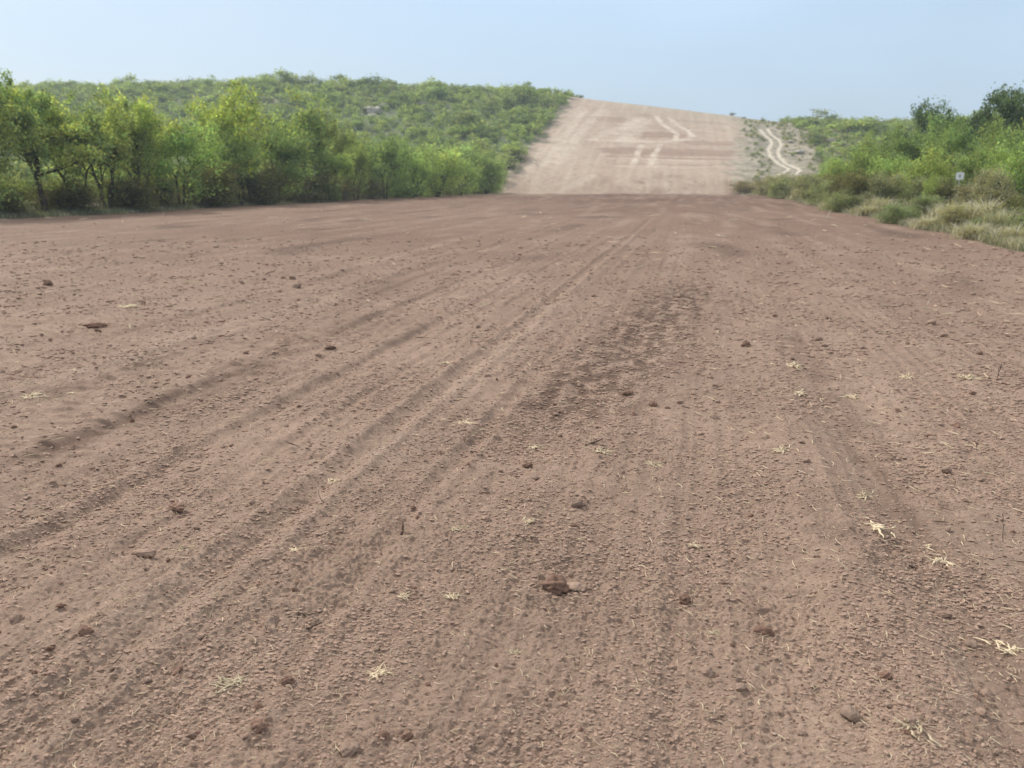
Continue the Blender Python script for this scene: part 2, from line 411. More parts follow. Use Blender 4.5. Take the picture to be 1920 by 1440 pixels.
def noise_mat(name, c1, c2, scale=30, rough=.9, bump=.4, dist=.004, objrand=0.0):
    m = bpy.data.materials.new(name); t, o = nodes(m)
    b = t.nodes.new('ShaderNodeBsdfPrincipled'); b.inputs['Roughness'].default_value = rough
    b.inputs['Specular IOR Level'].default_value = .2
    g = t.nodes.new('ShaderNodeNewGeometry')
    n = t.nodes.new('ShaderNodeTexNoise'); n.inputs['Scale'].default_value = scale; n.inputs['Detail'].default_value = 6
    t.links.new(g.outputs['Position'], n.inputs['Vector'])
    r = t.nodes.new('ShaderNodeValToRGB')
    r.color_ramp.elements[0].position = .32; r.color_ramp.elements[1].position = .68
    r.color_ramp.elements[0].color = (*c1, 1); r.color_ramp.elements[1].color = (*c2, 1)
    t.links.new(n.outputs['Fac'], r.inputs['Fac'])
    src = r.outputs['Color']
    if objrand:
        oi = t.nodes.new('ShaderNodeObjectInfo')
        mr = t.nodes.new('ShaderNodeMapRange'); mr.inputs['To Min'].default_value = 1 - objrand; mr.inputs['To Max'].default_value = 1 + objrand
        t.links.new(oi.outputs['Random'], mr.inputs['Value'])
        vm = t.nodes.new('ShaderNodeVectorMath'); vm.operation = 'SCALE'
        t.links.new(src, vm.inputs[0]); t.links.new(mr.outputs['Result'], vm.inputs['Scale'])
        src = vm.outputs['Vector']
    t.links.new(src, b.inputs['Base Color'])
    bp = t.nodes.new('ShaderNodeBump'); bp.inputs['Strength'].default_value = bump; bp.inputs['Distance'].default_value = dist
    t.links.new(n.outputs['Fac'], bp.inputs['Height']); t.links.new(bp.outputs['Normal'], b.inputs['Normal'])
    t.links.new(b.outputs['BSDF'], o.inputs['Surface'])
    return m
def leaf_mat(name, use_attr=False, transl=.5):
    """leaf colour = the object's own colour (or the mesh's) times a per-leaf variation"""
    m = bpy.data.materials.new(name); t, o = nodes(m)
    oi = t.nodes.new('ShaderNodeObjectInfo')
    at = t.nodes.new('ShaderNodeAttribute'); at.attribute_name = 'Col'
    vm = t.nodes.new('ShaderNodeVectorMath'); vm.operation = 'MULTIPLY'
    t.links.new(at.outputs['Color'], vm.inputs[0])
    if use_attr: vm.inputs[1].default_value = (1, 1, 1)
    else: t.links.new(oi.outputs['Color'], vm.inputs[1])
    d = t.nodes.new('ShaderNodeBsdfDiffuse'); tr = t.nodes.new('ShaderNodeBsdfTranslucent')
    v2 = t.nodes.new('ShaderNodeVectorMath'); v2.operation = 'MULTIPLY'; v2.inputs[1].default_value = (1.5, 1.55, .7)
    t.links.new(vm.outputs['Vector'], d.inputs['Color'])
    t.links.new(vm.outputs['Vector'], v2.inputs[0]); t.links.new(v2.outputs['Vector'], tr.inputs['Color'])
    mx = t.nodes.new('ShaderNodeMixShader'); mx.inputs['Fac'].default_value = transl
    t.links.new(d.outputs['BSDF'], mx.inputs[1]); t.links.new(tr.outputs['BSDF'], mx.inputs[2])
    t.links.new(mx.outputs['Shader'], o.inputs['Surface'])
    return m
M_SOIL = soil_mat('tilled_soil'); M_HILL = soil_mat('caliche_soil', .3); M_VERGE = soil_mat('verge_soil', .3); M_ROAD = soil_mat('chalky_road', .5)
M_CLOD = noise_mat('clod_soil', (.275, .182, .135), (.395, .277, .212), 60, .95, .7, .004, .18)
M_DCLOD = noise_mat('damp_clod_soil', (.17, .10, .072), (.27, .165, .12), 60, .95, .8, .004, .2)
M_STONE = noise_mat('dusty_stone', (.22, .150, .112), (.31, .22, .168), 45, .9, .6, .004, .15)
M_CHIP = noise_mat('pale_chips', (.36, .28, .21), (.52, .42, .33), 45, .9, .3, .003, .15)
M_STRAW = noise_mat('straw', (.52, .41, .27), (.74, .62, .44), 130, .85, .2, .001, .2)
M_TWIG = noise_mat('dead_twig', (.10, .065, .05), (.19, .135, .10), 60, .9, .5, .002, .15)
M_BARK = noise_mat('mesquite_bark', (.030, .022, .018), (.085, .065, .052), 12, .95, .8, .02, .2)
M_PALEBARK = noise_mat('weathered_wood', (.26, .22, .18), (.42, .37, .31), 14, .9, .6, .01, .1)
M_LEAF = leaf_mat('small_leaves'); M_LEAFC = leaf_mat('scrub_leaves', True); M_GRASS = leaf_mat('grass_blades', True, .25)
M_ROCK = noise_mat('pale_rock', (.38, .33, .28), (.58, .53, .46), 2.0, .9, .6, .05, .1)
M_WHITE = noise_mat('white_painted_plate', (.82, .84, .80), (.87, .88, .85), 8, .5, .05, .001)
M_MARK = noise_mat('grey_marking', (.25, .27, .28), (.30, .32, .33), 20, .6, .05, .001)
M_POST = noise_mat('galvanised_post', (.34, .34, .30), (.44, .43, .38), 20, .6, .1, .001)
M_POLE = noise_mat('weathered_pole', (.22, .22, .22), (.30, .30, .29), 5, .9, .2, .01)

def mesh_np(name, V, Fq, mats, cols=None, smoothed=False, midx=None):
    """V (n,3), Fq (m,3 or 4) -> mesh; cols per vertex"""
    me = bpy.data.meshes.new(name)
    V = np.asarray(V, f32); Fq = np.asarray(Fq, np.int32)
    k = Fq.shape[1]
    me.vertices.add(len(V)); me.vertices.foreach_set('co', V.ravel())
    me.loops.add(len(Fq) * k); me.loops.foreach_set('vertex_index', Fq.ravel())
    me.polygons.add(len(Fq)); me.polygons.foreach_set('loop_start', np.arange(0, len(Fq) * k, k, dtype=np.int32))
    me.polygons.foreach_set('use_smooth', np.full(len(Fq), smoothed, dtype=bool))
    if midx is not None: me.polygons.foreach_set('material_index', np.asarray(midx, np.int32))
    for m in (mats if isinstance(mats, (list, tuple)) else [mats]): me.materials.append(m)
    if cols is not None:
        a = me.color_attributes.new('Col', 'FLOAT_COLOR', 'POINT')
        c4 = np.ones((len(V), 4), f32); c4[:, :3] = cols
        a.data.foreach_set('color', c4.ravel())
    me.update(calc_edges=True)
    return me
def link(name, me, parent=None, loc=None, rot=None, scale=None):
    o = bpy.data.objects.new(name, me); COL.objects.link(o)
    if parent: o.parent = parent
    if loc is not None: o.location = loc
    if rot is not None: o.rotation_euler = rot
    if scale is not None: o.scale = scale
    return o
def tag(o, label=None, cat=None, group=None, kind=None):
    if label: o['label'] = label
    if cat: o['category'] = cat
    if group: o['group'] = group
    if kind: o['kind'] = kind
    return o

# ------------------------------------------------------------------ the ground: one sheet in a polar grid, split by what it is
def radii():
    r = [0.7]
    while r[-1] < 420:
        q = r[-1]
        if q < 1.5: s = .03
        elif q < 100: s = q * q / (1.5 * 1500)
        elif q < 205: s = .34
        else: s = (q - 190) * .03
        if 55 < q <= 100: s = min(s, 2.6)
        r.append(q + min(s, 30))
    return np.array(r)
R = radii()
half = math.radians(41)
fine = np.linspace(-half, half, 1130)
coarse = np.linspace(half, 2 * math.pi - half, 120)[1:-1]
ANG = np.concatenate([fine, coarse])          # clockwise from the camera's axis
az = ANG - YAW
GX = (R[:, None] * np.sin(az)[None]).ravel(); GY = (R[:, None] * np.cos(az)[None]).ravel()
nr, na = len(R), len(ANG)
GZ = macro(GX, GY) + detail(GX, GY)
ins = (GX < edge_r(GY)) & (GX > edge_l(GY))
rd = np.full(GX.shape, 9.0)
km = (GY > 95) & (GX > 0) & (GX < 60)
wv = .12 * perlin(GX[km] / 1.3, GY[km] / 1.3, 140) + .08 * perlin(GX[km] / 4, GY[km] / 4, 142)
rd[km] = np.minimum(dist_poly(GX[km], GY[km], RUT_L), dist_poly(GX[km], GY[km], RUT_R)) + wv
road = rd < .34
GZ = GZ - .14 * np.exp(-(rd / .35) ** 2) + .06 * np.exp(-((rd - .6) / .2) ** 2)
cls = np.where(road, 3, np.where(ins, np.where(GY > 108, 1, 0), 2))
CC = np.empty((len(GX), 3), f32)
soft_w = .25 + 1.1 * smooth(104, 118, GY)
a_in = smooth(-1, 1, np.minimum(edge_r(GY) - GX, GX - edge_l(GY)) / soft_w + (1 + .6 * smooth(104, 118, GY)) * fbm(GX / (.5 + soft_w), GY / (.7 + soft_w), 141, 2))
CC = verge_colour(GX, GY) * (1 - a_in)[:, None] + soil_colour(GX, GY) * a_in[:, None]
CC[road] = road_colour(GX[road], GY[road])
idx = np.arange(nr * na).reshape(nr, na)
a = idx[:-1]; b = idx[1:]
quads = np.stack([a, b, np.roll(b, -1, 1), np.roll(a, -1, 1)], -1).reshape(-1, 4)
qc = cls[quads[:, 0]]
V = np.stack([GX, GY, GZ], 1)
for k, nm, mat, lab in ((0, 'tilled_field', M_SOIL, 'reddish brown graded soil with furrows running to the hill'),
                        (1, 'cleared_hillside', M_HILL, 'pale bare strip cleared up the far hillside'),
                        (2, 'scrub_ground', M_VERGE, 'grassy dry ground either side of the cleared strip'),
                        (3, 'dirt_road', M_ROAD, 'chalky two-track road winding up the slope')):
    q = quads[qc == k]
    if k == 0:   # close the hole under the camera
        pass
    u, inv = np.unique(q, return_inverse=True)
    o = link(nm, mesh_np(nm, V[u], inv.reshape(-1, 4)[:, ::-1], mat, CC[u], True))
    tag(o, lab, kind='structure')
del V, quads, GX, GY, GZ, CC

# ------------------------------------------------------------------ vegetation builders
def tube_arrays(P, rad, sides=5):
    P = np.asarray(P, float); n = len(P)
    V = []; Fq = []
    for i in range(n):
        d = P[min(i + 1, n - 1)] - P[max(i - 1, 0)]
        d = d / (np.linalg.norm(d) + 1e-9)
        a = np.cross(d, [0.31, .12, .94]); a /= np.linalg.norm(a) + 1e-9
        b = np.cross(d, a)
        for k in range(sides):
            t = 2 * math.pi * k / sides
            V.append(P[i] + (a * math.cos(t) + b * math.sin(t)) * rad[i])
    for i in range(n - 1):
        for k in range(sides):
            k2 = (k + 1) % sides
            Fq.append((i * sides + k, i * sides + k2, (i + 1) * sides + k2, (i + 1) * sides + k))
    return np.array(V), np.array(Fq)
def join(parts):
    Vs, Fs, o = [], [], 0
    for v, f in parts:
        Vs.append(v); Fs.append(f + o); o += len(v)
    return np.concatenate(Vs), np.concatenate(Fs)
def skeleton(rng, trunks, lean, levels, seglen=.2, up=.35, wig=.35, spread=.8, first=.28):
    """unit-height crooked branching; returns polylines, radii, leafy points"""
    lines = []; tips = []
    def grow(p, d, L, r, lev):
        n = 4 if lev == 0 else 3
        pts = [p.copy()]; rr = [r]
        for i in range(n):
            d = d + rng.normal(0, wig * .5, 3) + np.array([0, 0, up * .18])
            d /= np.linalg.norm(d)
            p = p + d * L / n
            pts.append(p.copy()); rr.append(r * (1 - .45 * (i + 1) / n))
        lines.append((np.array(pts), np.array(rr)))
        if lev >= levels - 1: tips.append(pts[-2])
        if lev >= levels: tips.append(pts[-1]); return
        nb = rng.integers(2, 4) if lev else rng.integers(3, 5)
        for j in range(nb):
            a = rng.uniform(0, 2 * math.pi)
            side = np.array([math.cos(a), math.sin(a), rng.uniform(-.1, .5)])
            nd = d * .6 + side * spread * rng.uniform(.5, 1.1)
            nd /= np.linalg.norm(nd)
            k = rng.integers(max(1, n - 2), n + 1) if lev else n - (j % 2)
            grow(pts[k], nd, L * rng.uniform(.6, .85), rr[k] * .68, lev + 1)
    for t in range(trunks):
        a = 2 * math.pi * (t + rng.uniform(-.3, .3)) / max(trunks, 1)
        d = np.array([math.cos(a) * lean, math.sin(a) * lean, 1.0]); d /= np.linalg.norm(d)
        grow(np.array([math.cos(a), math.sin(a), 0]) * .02 * (trunks > 1), d, first * rng.uniform(.85, 1.15), .022 / math.sqrt(trunks) + .006, 0)
    return lines, np.array(tips)
def leaf_quads(rng, C, size, aspect=2.2, droop=.25, tint=.25, clump=None):
    """one rhombus per centre, random facing"""
    n = len(C)
    a = rng.normal(0, 1, (n, 3)); a[:, 2] = a[:, 2] * .7 - droop
    a /= np.linalg.norm(a, axis=1)[:, None]
    b = np.cross(a, rng.normal(0, 1, (n, 3))); b /= np.linalg.norm(b, axis=1)[:, None] + 1e-9
    s = size * rng.uniform(.6, 1.4, n)[:, None]
    a = a * s; b = b * s / aspect
    V = np.stack([C - a, C + b, C + a, C - b], 1).reshape(-1, 3)
    Fq = np.arange(4 * n).reshape(n, 4)
    g = np.clip(1 + rng.normal(0, tint, n), .45, 1.8)
    if clump is not None: g = g * clump
    warm = rng.normal(0, .10, n)
    col = np.stack([g * (1 + warm), g, g * (1 - warm)], 1)
    return V, Fq, np.repeat(col, 4, 0)
def tree_meshes(name, seed, kind):
    rng = np.random.default_rng(seed)
    P = dict(airy=dict(t=1, lean=.15, lev=4, first=.34, spread=1.0, nl=110, sg=.040, ls=.0145),
             multi=dict(t=4, lean=.42, lev=3, first=.42, spread=.75, nl=110, sg=.044, ls=.0145),
             dense=dict(t=2, lean=.25, lev=4, first=.30, spread=.95, nl=110, sg=.050, ls=.0155),
             oak=dict(t=1, lean=.1, lev=4, first=.36, spread=1.1, nl=120, sg=.046, ls=.016),
             shrub=dict(t=6, lean=.75, lev=2, first=.50, spread=.8, nl=120, sg=.078, ls=.018),
             low=dict(t=8, lean=.9, lev=2, first=.45, spread=.9, nl=130, sg=.078, ls=.018))[kind]
    lines, tips = skeleton(rng, P['t'], P['lean'], P['lev'], spread=P['spread'], first=P['first'])
    allp = np.concatenate([l[0] for l in lines])
    top = np.percentile(tips[:, 2], 99) + P['sg'] * 1.3
    w = np.percentile(np.hypot(tips[:, 0], tips[:, 1]), 92) + P['sg']
    S = np.array([.5 / w, .5 / w, 1 / top])       # crown one unit wide and one unit high
    parts = [tube_arrays(p * S, r * (1.0 if kind != 'low' else .6), 6 if i < 8 else 4) for i, (p, r) in enumerate(lines)]
    tv, tf = join(parts)
    trunk = mesh_np(name + '_wood', tv, tf, M_BARK if kind != 'low' else M_TWIG, None, True)
    tips = tips * S
    if kind == 'multi':       # extra leafy points low on the branches, so the crown reaches down
        k = rng.choice(len(tips), len(tips) // 3)
        extra = tips[k] * np.array([1, 1, .72]) + rng.normal(0, .04, (len(k), 3))
        tips = np.concatenate([tips, extra])
    if kind in ('shrub', 'dense', 'low'):
        k = rng.choice(len(tips), len(tips) // 2 + 3)
        extra = tips[k] * np.array([1.05, 1.05, 1]) ; extra[:, 2] *= rng.uniform(.12, .7, len(k))
        tips = np.concatenate([tips, extra])
    m = min(P['nl'], int(9500 / len(tips)) + 5)
    tone = np.clip(1 + rng.normal(0, .24, len(tips)), .5, 1.6)
    sg = P['sg'] * rng.uniform(.6, 1.25, len(tips))
    C = tips[:, None] + rng.normal(0, 1, (len(tips), m, 3)) * sg[:, None, None] * np.array([1, 1, .72])
    cl = np.repeat(tone, m)
    C = C.reshape(-1, 3); keep = C[:, 2] > rng.uniform(*dict(airy=(.3, .5), multi=(.15, .5), dense=(.05, .35)).get(kind, (.02, .04)), len(C))
    v, f, c = leaf_quads(rng, C[keep], P['ls'], 2.0, .2, .2, cl[keep])
    crown = mesh_np(name + '_leaves', v, f, M_LEAF, c)
    return trunk, crown
TPL = {}
for kind, cnt in (('airy', 3), ('multi', 3), ('dense', 3), ('oak', 2), ('shrub', 4), ('low', 3)):
    TPL[kind] = [tree_meshes(kind + '_%s' % 'abcd'[i], 100 * len(kind) + 7 * i + 3, kind) for i in range(cnt)]
rnd = random.Random(5)
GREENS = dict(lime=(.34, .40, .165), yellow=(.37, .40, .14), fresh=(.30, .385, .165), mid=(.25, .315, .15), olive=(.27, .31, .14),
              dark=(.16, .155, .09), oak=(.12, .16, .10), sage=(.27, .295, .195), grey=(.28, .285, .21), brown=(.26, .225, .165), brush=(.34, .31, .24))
def plant(name, kind, var, loc, height, width, tint, label, cat='tree', group=None, rot=None, sink=.05):
    tk, cw = TPL[kind][var % len(TPL[kind])]
    root = bpy.data.objects.new(name, None); COL.objects.link(root)
    root.empty_display_size = .3
    root.location = (loc[0], loc[1], loc[2] - sink); root.rotation_euler = (0, 0, rnd.uniform(0, 6.28) if rot is None else rot)
    root.scale = (width, width, height)
    a = link('trunk' if kind not in ('shrub', 'low') else 'stems', tk, root)
    b = link('crown', cw, root)
    g = GREENS[tint]; j = rnd.uniform(.9, 1.1)
    b.color = (g[0] * j * rnd.uniform(.95, 1.06), g[1] * j, g[2] * j, 1)
    tag(root, label, cat, group)
    return root
def px_plant(name, kind, var, px, base_py, top_py, wpx, tint, label, cat='tree', group=None, dist=None, rot=None):
    # px is the column of the crown's middle: take the bearing there, the distance from the base row
    if dist is None: q = hit(px, base_py); dist = math.hypot(q[0], q[1])
    dm = ray(px, .55 * top_py + .45 * (base_py or 372)); hm = math.hypot(dm[0], dm[1])
    x, y = dm[0] / hm * dist, dm[1] / hm * dist
    p = np.array([x, y, float(macro(x, y))]); d = dist
    D = float(np.dot(p - np.array([0, 0, CAMH]), FWD))
    dt = ray(px, top_py)
    t = d / math.hypot(dt[0], dt[1])
    ztop = CAMH + dt[2] * t
    h = max(ztop - p[2], .15) + .05
    return plant(name, kind, var, p, h, wpx / F * D, tint, label, cat, group, rot)

# ---- left row, from the left edge of the picture towards the hill: px, base row, top row, width px, tint
G_L = 'trees lining the left edge of the tilled strip'
LT = [
 ('mesquite_tree', 'airy', 0, 66, 397, 158, 250, 'lime', 'yellow-green mesquite with thick dark forked trunk, first at the left edge'),
 ('mesquite_tree', 'multi', 0, 190, 392, 172, 190, 'lime', 'tall mesquite of three slim dark stems, right of the thick forked one'),
 ('mesquite_tree', 'multi', 1, 262, 391, 205, 120, 'fresh', 'narrow mesquite between the slim three-stemmed one and the bushy fresh green one'),
 ('mesquite_tree', 'dense', 0, 332, 388, 218, 150, 'fresh', 'bushy fresh green tree with rounded top, in front of a yellow crown'),
 ('mesquite_tree', 'multi', 2, 446, 384, 238, 120, 'fresh', 'bright green upright tree standing before the tallest yellowish crown'),
 ('mesquite_tree', 'dense', 1, 515, 381, 226, 120, 'mid', 'mid green tree between the tall yellowish crown and the dark olive one'),
 ('mesquite_tree', 'multi', 0, 612, 377, 262, 110, 'fresh', 'green feathery tree in front of the dark olive crown, beside a dead snag'),
 ('mesquite_tree', 'dense', 2, 665, 375, 245, 90, 'olive', 'olive mesquite right of the dead snag, its top thin'),
 ('mesquite_tree', 'dense', 0, 720, 373, 250, 95, 'mid', 'dark green tree with a flat top at the middle of the row'),
 ('mesquite_tree', 'shrub', 1, 772, 371, 277, 80, 'fresh', 'small green tree right of the dark flat-topped one'),
 ('mesquite_tree', 'shrub', 2, 818, 369, 272, 95, 'lime', 'light green spreading bush-like tree near the end of the row'),
 ('mesquite_tree', 'shrub', 0, 862, 366, 280, 70, 'fresh', 'fresh green low tree left of the dark round bush'),
 ('mesquite_tree', 'shrub', 3, 912, 363, 285, 90, 'mid', 'dark round bush ending the tree row where the bare slope starts'),
]
for nm, k, v, px, b, tp, wpx, tn, lab in LT:
    px_plant(nm, k, v, px, b, tp, wpx, tn, lab, group=G_L)
# ---- second rank behind them, told apart by the crowns that rise over the front row
L2 = [
 ('airy', 1, 62, 36, 128, 130, 'mid', 'taller green mesquite whose top sticks out above the thick forked one'),
 ('dense', 1, -40, 37, 150, 190, 'olive', 'olive tree cut by the left edge of the picture'),
 ('dense', 2, 130, 40, 160, 150, 'mid', 'dusky green tree behind the gap right of the forked mesquite'),
 ('airy', 2, 232, 42, 175, 130, 'lime', 'pale yellow-green crown behind the narrow mesquite'),
 ('dense', 0, 290, 45, 176, 120, 'yellow', 'yellowish rounded crown rising behind the bushy fresh green tree'),
 ('dense', 0, 395, 50, 235, 90, 'mid', 'dark green tree filling the gap left of the tallest yellowish crown'),
 ('dense', 1, 452, 47, 152, 165, 'yellow', 'tallest tree of the row, with a broad yellow-olive crown'),
 ('dense', 2, 575, 51, 170, 175, 'olive', 'broad dark olive tree crown, second highest of the row'),
 ('dense', 1, 640, 56, 222, 90, 'olive', 'olive crown sloping down from the second highest tree'),
 ('dense', 2, 700, 63, 246, 100, 'mid', 'green crown behind the dark flat-topped tree'),
 ('shrub', 1, 760, 70, 262, 110, 'mid', 'dull green crown behind the small green tree'),
 ('shrub', 2, 840, 82, 262, 120, 'mid', 'dull green thicket tree behind the light green spreading one'),
 ('shrub', 0, 895, 92, 268, 90, 'olive', 'olive bush behind the dark round bush'),
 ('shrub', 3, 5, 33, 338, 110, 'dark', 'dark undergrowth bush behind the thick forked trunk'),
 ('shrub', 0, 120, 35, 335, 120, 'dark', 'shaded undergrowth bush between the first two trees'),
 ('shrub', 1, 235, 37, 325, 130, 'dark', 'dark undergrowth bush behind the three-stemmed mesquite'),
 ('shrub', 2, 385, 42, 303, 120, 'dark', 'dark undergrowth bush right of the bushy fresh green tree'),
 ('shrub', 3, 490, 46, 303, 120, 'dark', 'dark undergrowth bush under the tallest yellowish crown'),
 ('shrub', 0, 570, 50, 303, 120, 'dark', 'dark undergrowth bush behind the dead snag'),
]
for k, v, px, dist, tp, wpx, tn, lab in L2:
    # distance measured along the sight line to a rank behind the edge
    q = hit(px, HOR + (VPX - px) * .0545 + 1); q = math.hypot(q[0], q[1]); dist = q + (2.2 if tp >= 300 else 1.0 + max(0, (dist - 30)) * .16)
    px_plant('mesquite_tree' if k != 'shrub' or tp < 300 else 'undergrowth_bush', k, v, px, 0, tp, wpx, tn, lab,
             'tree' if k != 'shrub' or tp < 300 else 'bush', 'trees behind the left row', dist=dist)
# ---- a plain belt of bushes deeper in, filling the ground between row and hill
def bushy(seed, n, size, flat=.8):
    rng = np.random.default_rng(seed)
    k = 12
    cen = rng.normal(0, 1, (k, 3)); cen /= np.linalg.norm(cen, axis=1)[:, None]
    cen = cen * rng.uniform(.12, .34, (k, 1)); cen[:, 2] = np.abs(cen[:, 2]) * 1.5 + rng.uniform(.18, .45, k)
    tone = np.clip(1 + rng.normal(0, .16, k), .65, 1.45)
    C = cen[:, None] + rng.normal(0, 1, (k, n // k, 3)) * .085
    C = C.reshape(-1, 3); C[:, 2] = np.clip(C[:, 2], .02, 1)
    return leaf_quads(rng, C, size, 1.7, .1, .2, np.repeat(tone, n // k))
BUSH = []
for i in range(6):
    v, f, c = bushy(500 + i, 600, .040)
    lines, tips = skeleton(np.random.default_rng(i), 4, .7, 1, first=.4)
    tv, tf = join([tube_arrays(p, r * .5, 4) for p, r in lines[:14]])
    V = np.concatenate([v, tv]); Fq = np.concatenate([f, tf + len(v)])
    cc = np.concatenate([c, np.ones((len(tv), 3))])
    BUSH.append(mesh_np('hill_bush_%s' % 'abcdef'[i], V, Fq, [M_LEAF, M_BARK], cc, False, np.r_[np.zeros(len(f)), np.ones(len(tf))]))
rs = np.random.default_rng(77)
cand = []
def project(p):
    q = np.asarray(p, float) - np.array([0, 0, CAMH])
    z = q @ FWD
    return 960 + F * (q @ RIGHT) / z, 720 - F * (q @ UP) / z, z
def spaced(n, xr, yr, dmin, ok):
    out = []
    grid = {}
    for _ in range(n * 12):
        x, y = rs.uniform(*xr), rs.uniform(*yr)
        if not ok(x, y): continue
        g = (int(x // dmin), int(y // dmin))
        if any((x - a) ** 2 + (y - b) ** 2 < dmin * dmin for i in (-1, 0, 1) for j in (-1, 0, 1) for a, b in grid.get((g[0] + i, g[1] + j), ())): continue
        grid.setdefault(g, []).append((x, y)); out.append((x, y))
        if len(out) >= n: break
    return out
def ok_left(x, y):
    if x > float(edge_l(y)) - .9: return False
    px, py, z = project((x, y, float(macro(x, y)) + 2))
    if z < 20 or px < -70 or px > 1100: return False
    d = math.hypot(x, y)
    if px < 960 and y < 100 and d < 60 + 0 * px: return False
    if 680 < px < 750 and 192 < py < 210: return False
    return True
left = spaced(3300, (-230, -27), (45, 205), 1.8, ok_left)
def ok_right(x, y):
    if x < 19 + 0: return False
    if y > 186 and x < 16: return False
    px, py, z = project((x, y, float(macro(x, y)) + 1.5))
    if px > 1990 or px < 1440: return False
    pxg, pyg, _ = project((x, y, float(macro(x, y))))
    if 1505 < px < 1620 and 256 < pyg < 288 and rs.random() < .5: return False
    if px < 1525 and 248 < pyg < 330: return False
    return True
right = spaced(1200, (15, 130), (105, 215), 1.75, ok_right)
pool = []
for side, L in (('left', left), ('right', right)):
    for x, y in L:
        z = float(macro(x, y))
        h = rs.uniform(1.1, 2.6) * (1.6 if rs.random() < .08 else 1) * (1 + .35 * float(perlin(x / 12, y / 12, 411))); wd = h * rs.uniform(1.2, 2.4)
        if side == 'right': h *= .8; wd *= .95
        px, py, zz = project((x, y, z + h))
        front_hide = side == 'left' and px < 900 and py > 262 + max(0, (px - 640)) * .05
        pool.append((0 if front_hide else h * wd / zz ** 2, side, x, y, z, h, wd))
pool.sort(key=lambda t: -t[0])
TI = [(.26, .32, .15), (.29, .345, .155), (.21, .265, .14), (.33, .38, .17), (.26, .29, .175)]
nL = nR = 0
rest = []
for sc_, side, x, y, z, h, wd in pool:
    if sc_ > 0 and side == 'left' and nL < 215: nL += 1
    elif sc_ > 0 and side == 'right' and nR < 80: nR += 1
    else: rest.append((x, y, z, h, wd)); continue
    o = link('hillside_bush', BUSH[rnd.randrange(6)], None, (x, y, z - .1), (0, 0, rnd.uniform(0, 6.28)), (wd, wd, h))
    g = TI[rnd.randrange(5)]; j = rnd.uniform(.85, 1.2); o.color = (g[0] * j, g[1] * j, g[2] * j, 1)
    if side == 'left': tag(o, 'grey-green scrub bush on the wooded hillside left of the bare slope', 'bush', 'scrub bushes on the left hillside')
    else: tag(o, 'green scrub bush on the low rise right of the chalky two-track road', 'bush', 'scrub bushes on the right rise')
tp = []
for i in range(6):
    v, f, c = bushy(600 + i, 240, .058)
    tp.append((v, f, c))
Vs, Fs, Cs, off = [], [], [], 0
for x, y, z, h, wd in rest:
    v, f, c = tp[rnd.randrange(6)]
    a = rnd.uniform(0, 6.28); ca, sa = math.cos(a), math.sin(a)
    vv = np.stack([(v[:, 0] * ca - v[:, 1] * sa) * wd + x, (v[:, 0] * sa + v[:, 1] * ca) * wd + y, v[:, 2] * h + z - .1], 1)
    g = np.array(TI[rnd.randrange(5)]) * rnd.uniform(.8, 1.2)
    Vs.append(vv); Fs.append(f + off); Cs.append(c * g); off += len(v)
o = link('hillside_scrub', mesh_np('hillside_scrub', np.concatenate(Vs), np.concatenate(Fs), M_LEAFC, np.concatenate(Cs)))
tag(o, 'dense grey-green scrub covering the hillsides', kind='stuff')

# ---- right side
G_R = 'trees beyond the right verge'
RT = [
 ('live_oak_tree', 'oak', 0, 1772, 70, 184, 120, 'oak', 'dark-leaved tree rising behind the green ones, left of the taller dark tree'),
 ('live_oak_tree', 'oak', 1, 1866, 64, 168, 140, 'oak', 'tall dark-leaved tree near the right edge with ragged top'),
 ('live_oak_tree', 'oak', 0, 1945, 60, 160, 140, 'oak', 'dark-leaved tree cut off by the right edge of the picture'),
 ('mesquite_tree', 'dense', 0, 1800, 52, 204, 110, 'mid', 'green mesquite in front of the first dark tree'),
 ('mesquite_tree', 'dense', 1, 1690, 60, 232, 120, 'mid', 'green tree with broad crown left of the dark trees'),
 ('mesquite_tree', 'multi', 1, 1872, 46, 212, 100, 'mid', 'feathery green mesquite below the tallest dark tree'),
 ('mesquite_tree', 'dense', 2, 1925, 44, 205, 100, 'mid', 'green mesquite at the right edge before the dark crowns'),
 ('mesquite_tree', 'dense', 2, 1645, 78, 238, 90, 'olive', 'dull green tree on the rise behind the light green bush'),
 ('mesquite_tree', 'dense', 0, 1745, 66, 226, 90, 'mid', 'green tree filling the gap behind the bright round bush'),
 ('mesquite_tree', 'shrub', 1, 1830, 43, 270, 90, 'mid', 'low spreading green mesquite behind the marker sign'),
 ('mesquite_tree', 'shrub', 2, 1900, 41, 262, 100, 'fresh', 'light green low mesquite right of the marker sign'),
]
for nm, k, v, px, dist, tp_, wpx, tn, lab in RT:
    px_plant(nm, k, v, px, 0, tp_, wpx, tn, lab, group=G_R, dist=dist)
RB = [
 ('shrub', 0, 1742, 44, 272, 92, 'lime', 'bright yellow-green round bush left of the marker sign'),
 ('shrub', 3, 1612, 62, 268, 105, 'lime', 'light green bush standing nearest the bend of the two-track road'),
 ('shrub', 2, 1560, 66, 300, 70, 'fresh', 'small light green bush left of the light green one by the road bend'),
 ('shrub', 1, 1668, 55, 285, 80, 'fresh', 'green bush between the two light green bushes'),
 ('shrub', 0, 1755, 41, 325, 40, 'lime', 'small lime tuft-like bush under the bright round bush'),
]
for k, v, px, dist, tp_, wpx, tn, lab in RB:
    px_plant('bush', k, v, px, 0, tp_, wpx, tn, lab, 'bush', 'light green bushes on the right', dist=dist)
